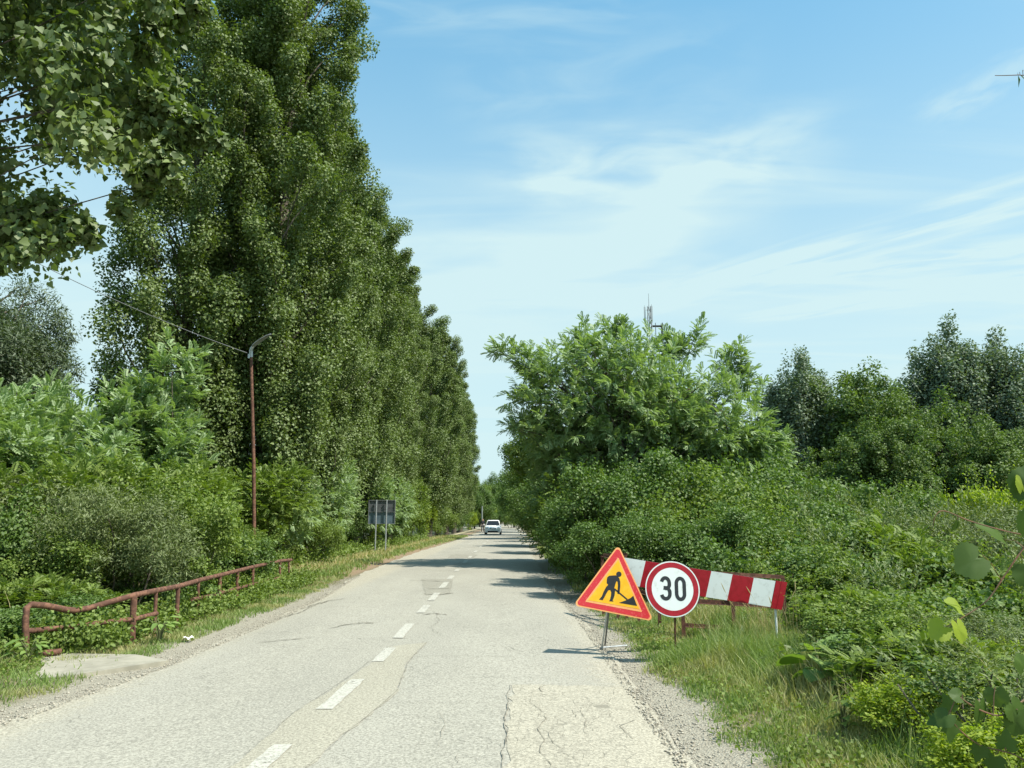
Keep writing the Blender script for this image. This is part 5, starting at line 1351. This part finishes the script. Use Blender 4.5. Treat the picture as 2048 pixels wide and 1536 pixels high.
bur = bigplant('burdock_plant', 201, 11, .38, .19, M['bigleaf'], BIG)
mlk = bigplant('milkweed_plant', 202, 16, .34, .15, M['bigleaf'], NARROW and (np.array([(0,0,0),(.20,.35,.05),(.14,.75,.0),(0,1,-.10),(-.14,.75,.0),(-.20,.35,.05),(0,.5,-.02)]), [np.array([[0,1,2,6],[6,2,3,4],[0,6,4,5]])]))
nt2 = bigplant('leafy_weed', 203, 24, .42, .085, M['mid'], HEART, spread=.6)
nt3 = bigplant('leafy_weed', 204, 26, .5, .07, M['yell'], LOBED, spread=.6)
nt4 = bigplant('leafy_weed', 205, 22, .55, .11, M['yell'], GRAPE, spread=.7)
for pr, u, v, z, sc, rz, lb, cat in [
    (bur, 1740, 1395, -.05, 1.45, .3, 'burdock with large rounded pale leaves in the scrub right of the tall grass', 'plant'),
    (bur, 1650, 1400, 0, 1.2, 2.0, 'smaller burdock left of the large pale-leaved one', 'plant'),
    (mlk, 318, 1285, 0, 1.05, .5, 'broad-leaved green plant in front of the railing right of its second post', 'plant'),
    (mlk, 165, 1290, -.02, .8, 2.5, 'small broad-leaved plant under the low bent part of the railing', 'plant'),
    (mlk, 55, 1330, -.02, .9, 1.5, 'leafy plant at the left picture edge below the railing end', 'plant'),
    (nt2, 1850, 1390, -.1, 1.0, .2, 'weed with heart-shaped leaves in the right foreground scrub', 'plant'),
    (nt2, 1960, 1380, -.1, 1.1, 1.2, 'heart-leaved weed near the right edge above the shaded vine', 'plant'),
    (nt4, 1850, 1370, -.15, 1.25, .7, 'vine-like weed with broad toothed leaves in the right scrub', 'plant'),
    (nt4, 1930, 1300, -.2, 1.1, 1.7, 'broad toothed leaf weed near the right edge under the bramble', 'plant'),
    (nt4, 1790, 1420, -.1, 1.0, 2.9, 'broad toothed leaf weed to the lower right of the burdock', 'plant'),
    (nt3, 1830, 1470, -.05, 1.0, 2.2, 'yellow green weed with lobed leaves in the lower right corner', 'plant'),
    (nt3, 1900, 1470, -.1, 1.0, 3.2, 'yellow green lobed weed beside the dark vine in the lower right corner', 'plant'),
    (nt2, 1690, 1480, 0, .7, 4.2, 'low heart-leaved weed at the dry patch of the right verge', 'plant'),
    (nt3, 1700, 1430, 0, .75, 5.2, 'small yellow green weed beneath the burdock', 'plant')]:
    q = G(u, v, z); put(pr, q.x, q.y, sc, rz, lb, cat, z=gz(q.x, q.y))

# near vines at the right edge, climbing on a young roadside tree that stands just outside the frame
hx, hy = 2.75, 2.45
host = roundtree('young_tree', 301, 4.0, .72, .7, 90, 60, .085, M['poplar2'], .20, HEART, 'bark', 3, .035, 1.1)
put(host, hx, hy, 1, .4, 'young roadside tree carrying the near vines, mostly beyond the right picture edge', 'tree')
def leaf_at(lst, u, v, D, size, tdir, ndir, rng):
    lst.append((np.array(W(u, v, D)), np.array(ndir, float), np.array(tdir, float), size))
def vine(name, label, path, leaves, mat, tmpl, r=.004, stem='vinestem'):
    rng = np.random.default_rng(len(label)); pts = [W(*p) for p in path]; O = pts[0]; root = empty(name, tuple(O), label=label, cat='vine')
    sm = []
    for i in range(len(pts)-1):
        p0, p1, p2, p3 = pts[max(0,i-1)], pts[i], pts[i+1], pts[min(len(pts)-1,i+2)]
        for q in range(5):
            t = q/5; sm.append(.5*((2*p1)+(p2-p0)*t+(2*p0-5*p1+4*p2-p3)*t*t+(3*p1-p0-3*p2+p3)*t**3))
    sm.append(pts[-1]); n = len(sm); mb = MB(); mb.tube([tuple(p-O) for p in sm], [r*(1-.6*i/n) for i in range(n)], 7)
    P, N, T, Sz = [], [], [], []
    for u, v, D, size, t, n_ in leaves:
        q = W(u, v, D); near = min(sm, key=lambda s_: (s_-q).length)
        mb.tube([tuple(near-O), tuple((near+q)/2-O+Vector((0,0,.01))), tuple(q-O)], r*.35, 5, cap=False)
        P.append(q-O); T.append(t); N.append(n_); Sz.append(size)
    mb.build('stem', M[stem], root, smooth=True)
    lf = leafobj('leaves', [((np.array([tuple(p) for p in P]), np.array(N, float), np.array(T, float), np.array(Sz)), tmpl)], mat, root)
    lf.data.polygons.foreach_set('use_smooth', np.ones(len(lf.data.polygons), dtype=bool))
    return root
vine('grape_vine', 'near grape vine shoot at the right edge with large leaves and a yellowing tip',
     [(2660,820,2.45),(2420,850,2.4),(2230,900,2.3),(2120,1000,2.2),(2048,1095,2.15),(2010,1150,2.15),(1975,1200,2.15),(1930,1232,2.15),(1890,1255,2.15)],
     [(1965,1110,2.1,.085,(-1,-.1,-.5),(-.7,-.65,-.15)), (2065,1075,2.1,.085,(.2,-.3,1),(-.8,-.6,-.1)), (2045,1120,2.15,.09,(.6,-.2,-.8),(-.5,-.7,.3)),
      (2010,1080,2.2,.085,(-.5,0,.35),(-.2,-.4,.9)), 
      (2060,1000,2.2,.10,(.1,0,.8),(-.3,-.9,.2)), (2095,1060,2.2,.12,(.6,0,.1),(0,-.8,.5))], M['vine'], GRAPE, .0032)
vr = bpy.data.objects['grape_vine']; P_, N_, T_, S_ = [], [], [], []
for u, v, D, sz, t, n_ in [(1925,1222,2.15,.055,(-.65,-.1,.45),(.3,-.6,.8)), (1912,1240,2.1,.058,(.15,-.2,-1),(.5,-.8,.3)), (1892,1250,2.15,.056,(-.8,-.1,-.5),(.2,-.7,.7)), (2046,985,2.2,.05,(-.1,0,1),(.4,-.8,.3))]:
    P_.append(tuple(W(u, v, D)-vr.location)); N_.append(n_); T_.append(t); S_.append(sz)
leafobj('young_leaves', [((np.array(P_), np.array(N_, float), np.array(T_, float), np.array(S_)), GRAPE)], M['yell'], vr)
vine('grape_vine', 'thin arching tendril of the near vine pointing left at the right edge',
     [(2660,1000,2.45),(2400,1120,2.4),(2200,1150,2.3),(2100,1085,2.2),(2010,1062,2.15),(1940,1042,2.15),(1890,1022,2.15),(1872,1030,2.15),(1866,1052,2.15)],
     [(1915,1040,2.15,.040,(-.6,0,-1),(.7,-.6,.1)), (1868,1045,2.15,.022,(0,0,-1),(.8,-.6,.1))], M['vine'], HEART, .0026)
vine('grape_vine', 'dark shaded vine twigs with dull leaves in the lower right corner',
     [(2660,1180,2.45),(2420,1280,2.45),(2250,1330,2.4),(2120,1345,2.2),(2048,1400,2.15),(2005,1430,2.1),(1960,1420,2.1),(1920,1395,2.1)],
     [(1960,1400,2.1,.055,(-.1,0,-1),(.5,-.8,.2)), (1990,1375,2.1,.05,(.1,0,-1),(-.5,-.8,.2)), (2020,1400,2.1,.06,(.3,0,-.9),(.2,-.9,.3)), (2035,1420,2.1,.065,(-.2,0,-1),(.1,-.9,.3)),
      (1925,1395,2.1,.035,(-.8,0,.3),(0,-.8,.5)), (2070,1400,2.2,.07,(.2,0,-1),(0,-.9,.3)), (1900,1425,2.1,.045,(-.7,0,-.6),(-.2,-.7,.7)), (2050,1345,2.2,.05,(-.2,0,1),(.2,-.9,.2))], M['vine'], GRAPE, .004)
vine('grape_vine', 'bright lobed vine leaves low in the right foreground above the twigs',
     [(2660,1300,2.45),(2350,1560,2.5),(2130,1560,2.5),(2030,1510,2.4),(1960,1490,2.35),(1915,1455,2.35),(1895,1425,2.35)],
     [(1900,1425,2.35,.055,(-.2,0,.9),(.1,-.8,.6)), (1900,1440,2.35,.06,(-.1,-.1,-1),(.2,-.8,.6)), (1880,1440,2.35,.04,(-.8,0,-.2),(0,-.6,.8)), (1960,1490,2.35,.05,(-.3,0,-1),(.2,-.8,.6)),
      (2010,1500,2.4,.06,(.2,0,.9),(.1,-.8,.5)), (1990,1510,2.4,.06,(-.3,0,-1),(.1,-.8,.5))], M['vine'], LOBED, .003)
vine('vine_shoot', 'tiny shoot tip poking in from the right edge against the blue sky',
     [(2700,150,2.45),(2500,40,2.3),(2300,60,2.0),(2150,120,2.0),(2060,148,2.0),(2036,150,2.0),(2005,151,2.0),(1990,151,2.0)],
     [(2040,150,2.0,.022,(.5,0,-.5),(0,-.9,.3)), (2036,150,2.0,.040,(.05,0,-1),(1,-.2,0)), (2046,142,2.0,.02,(.8,0,.3),(0,-.9,.3)), (2060,150,2.0,.035,(.9,0,-.2),(0,-.9,.4))], M['vine'], NARROW, .0022)
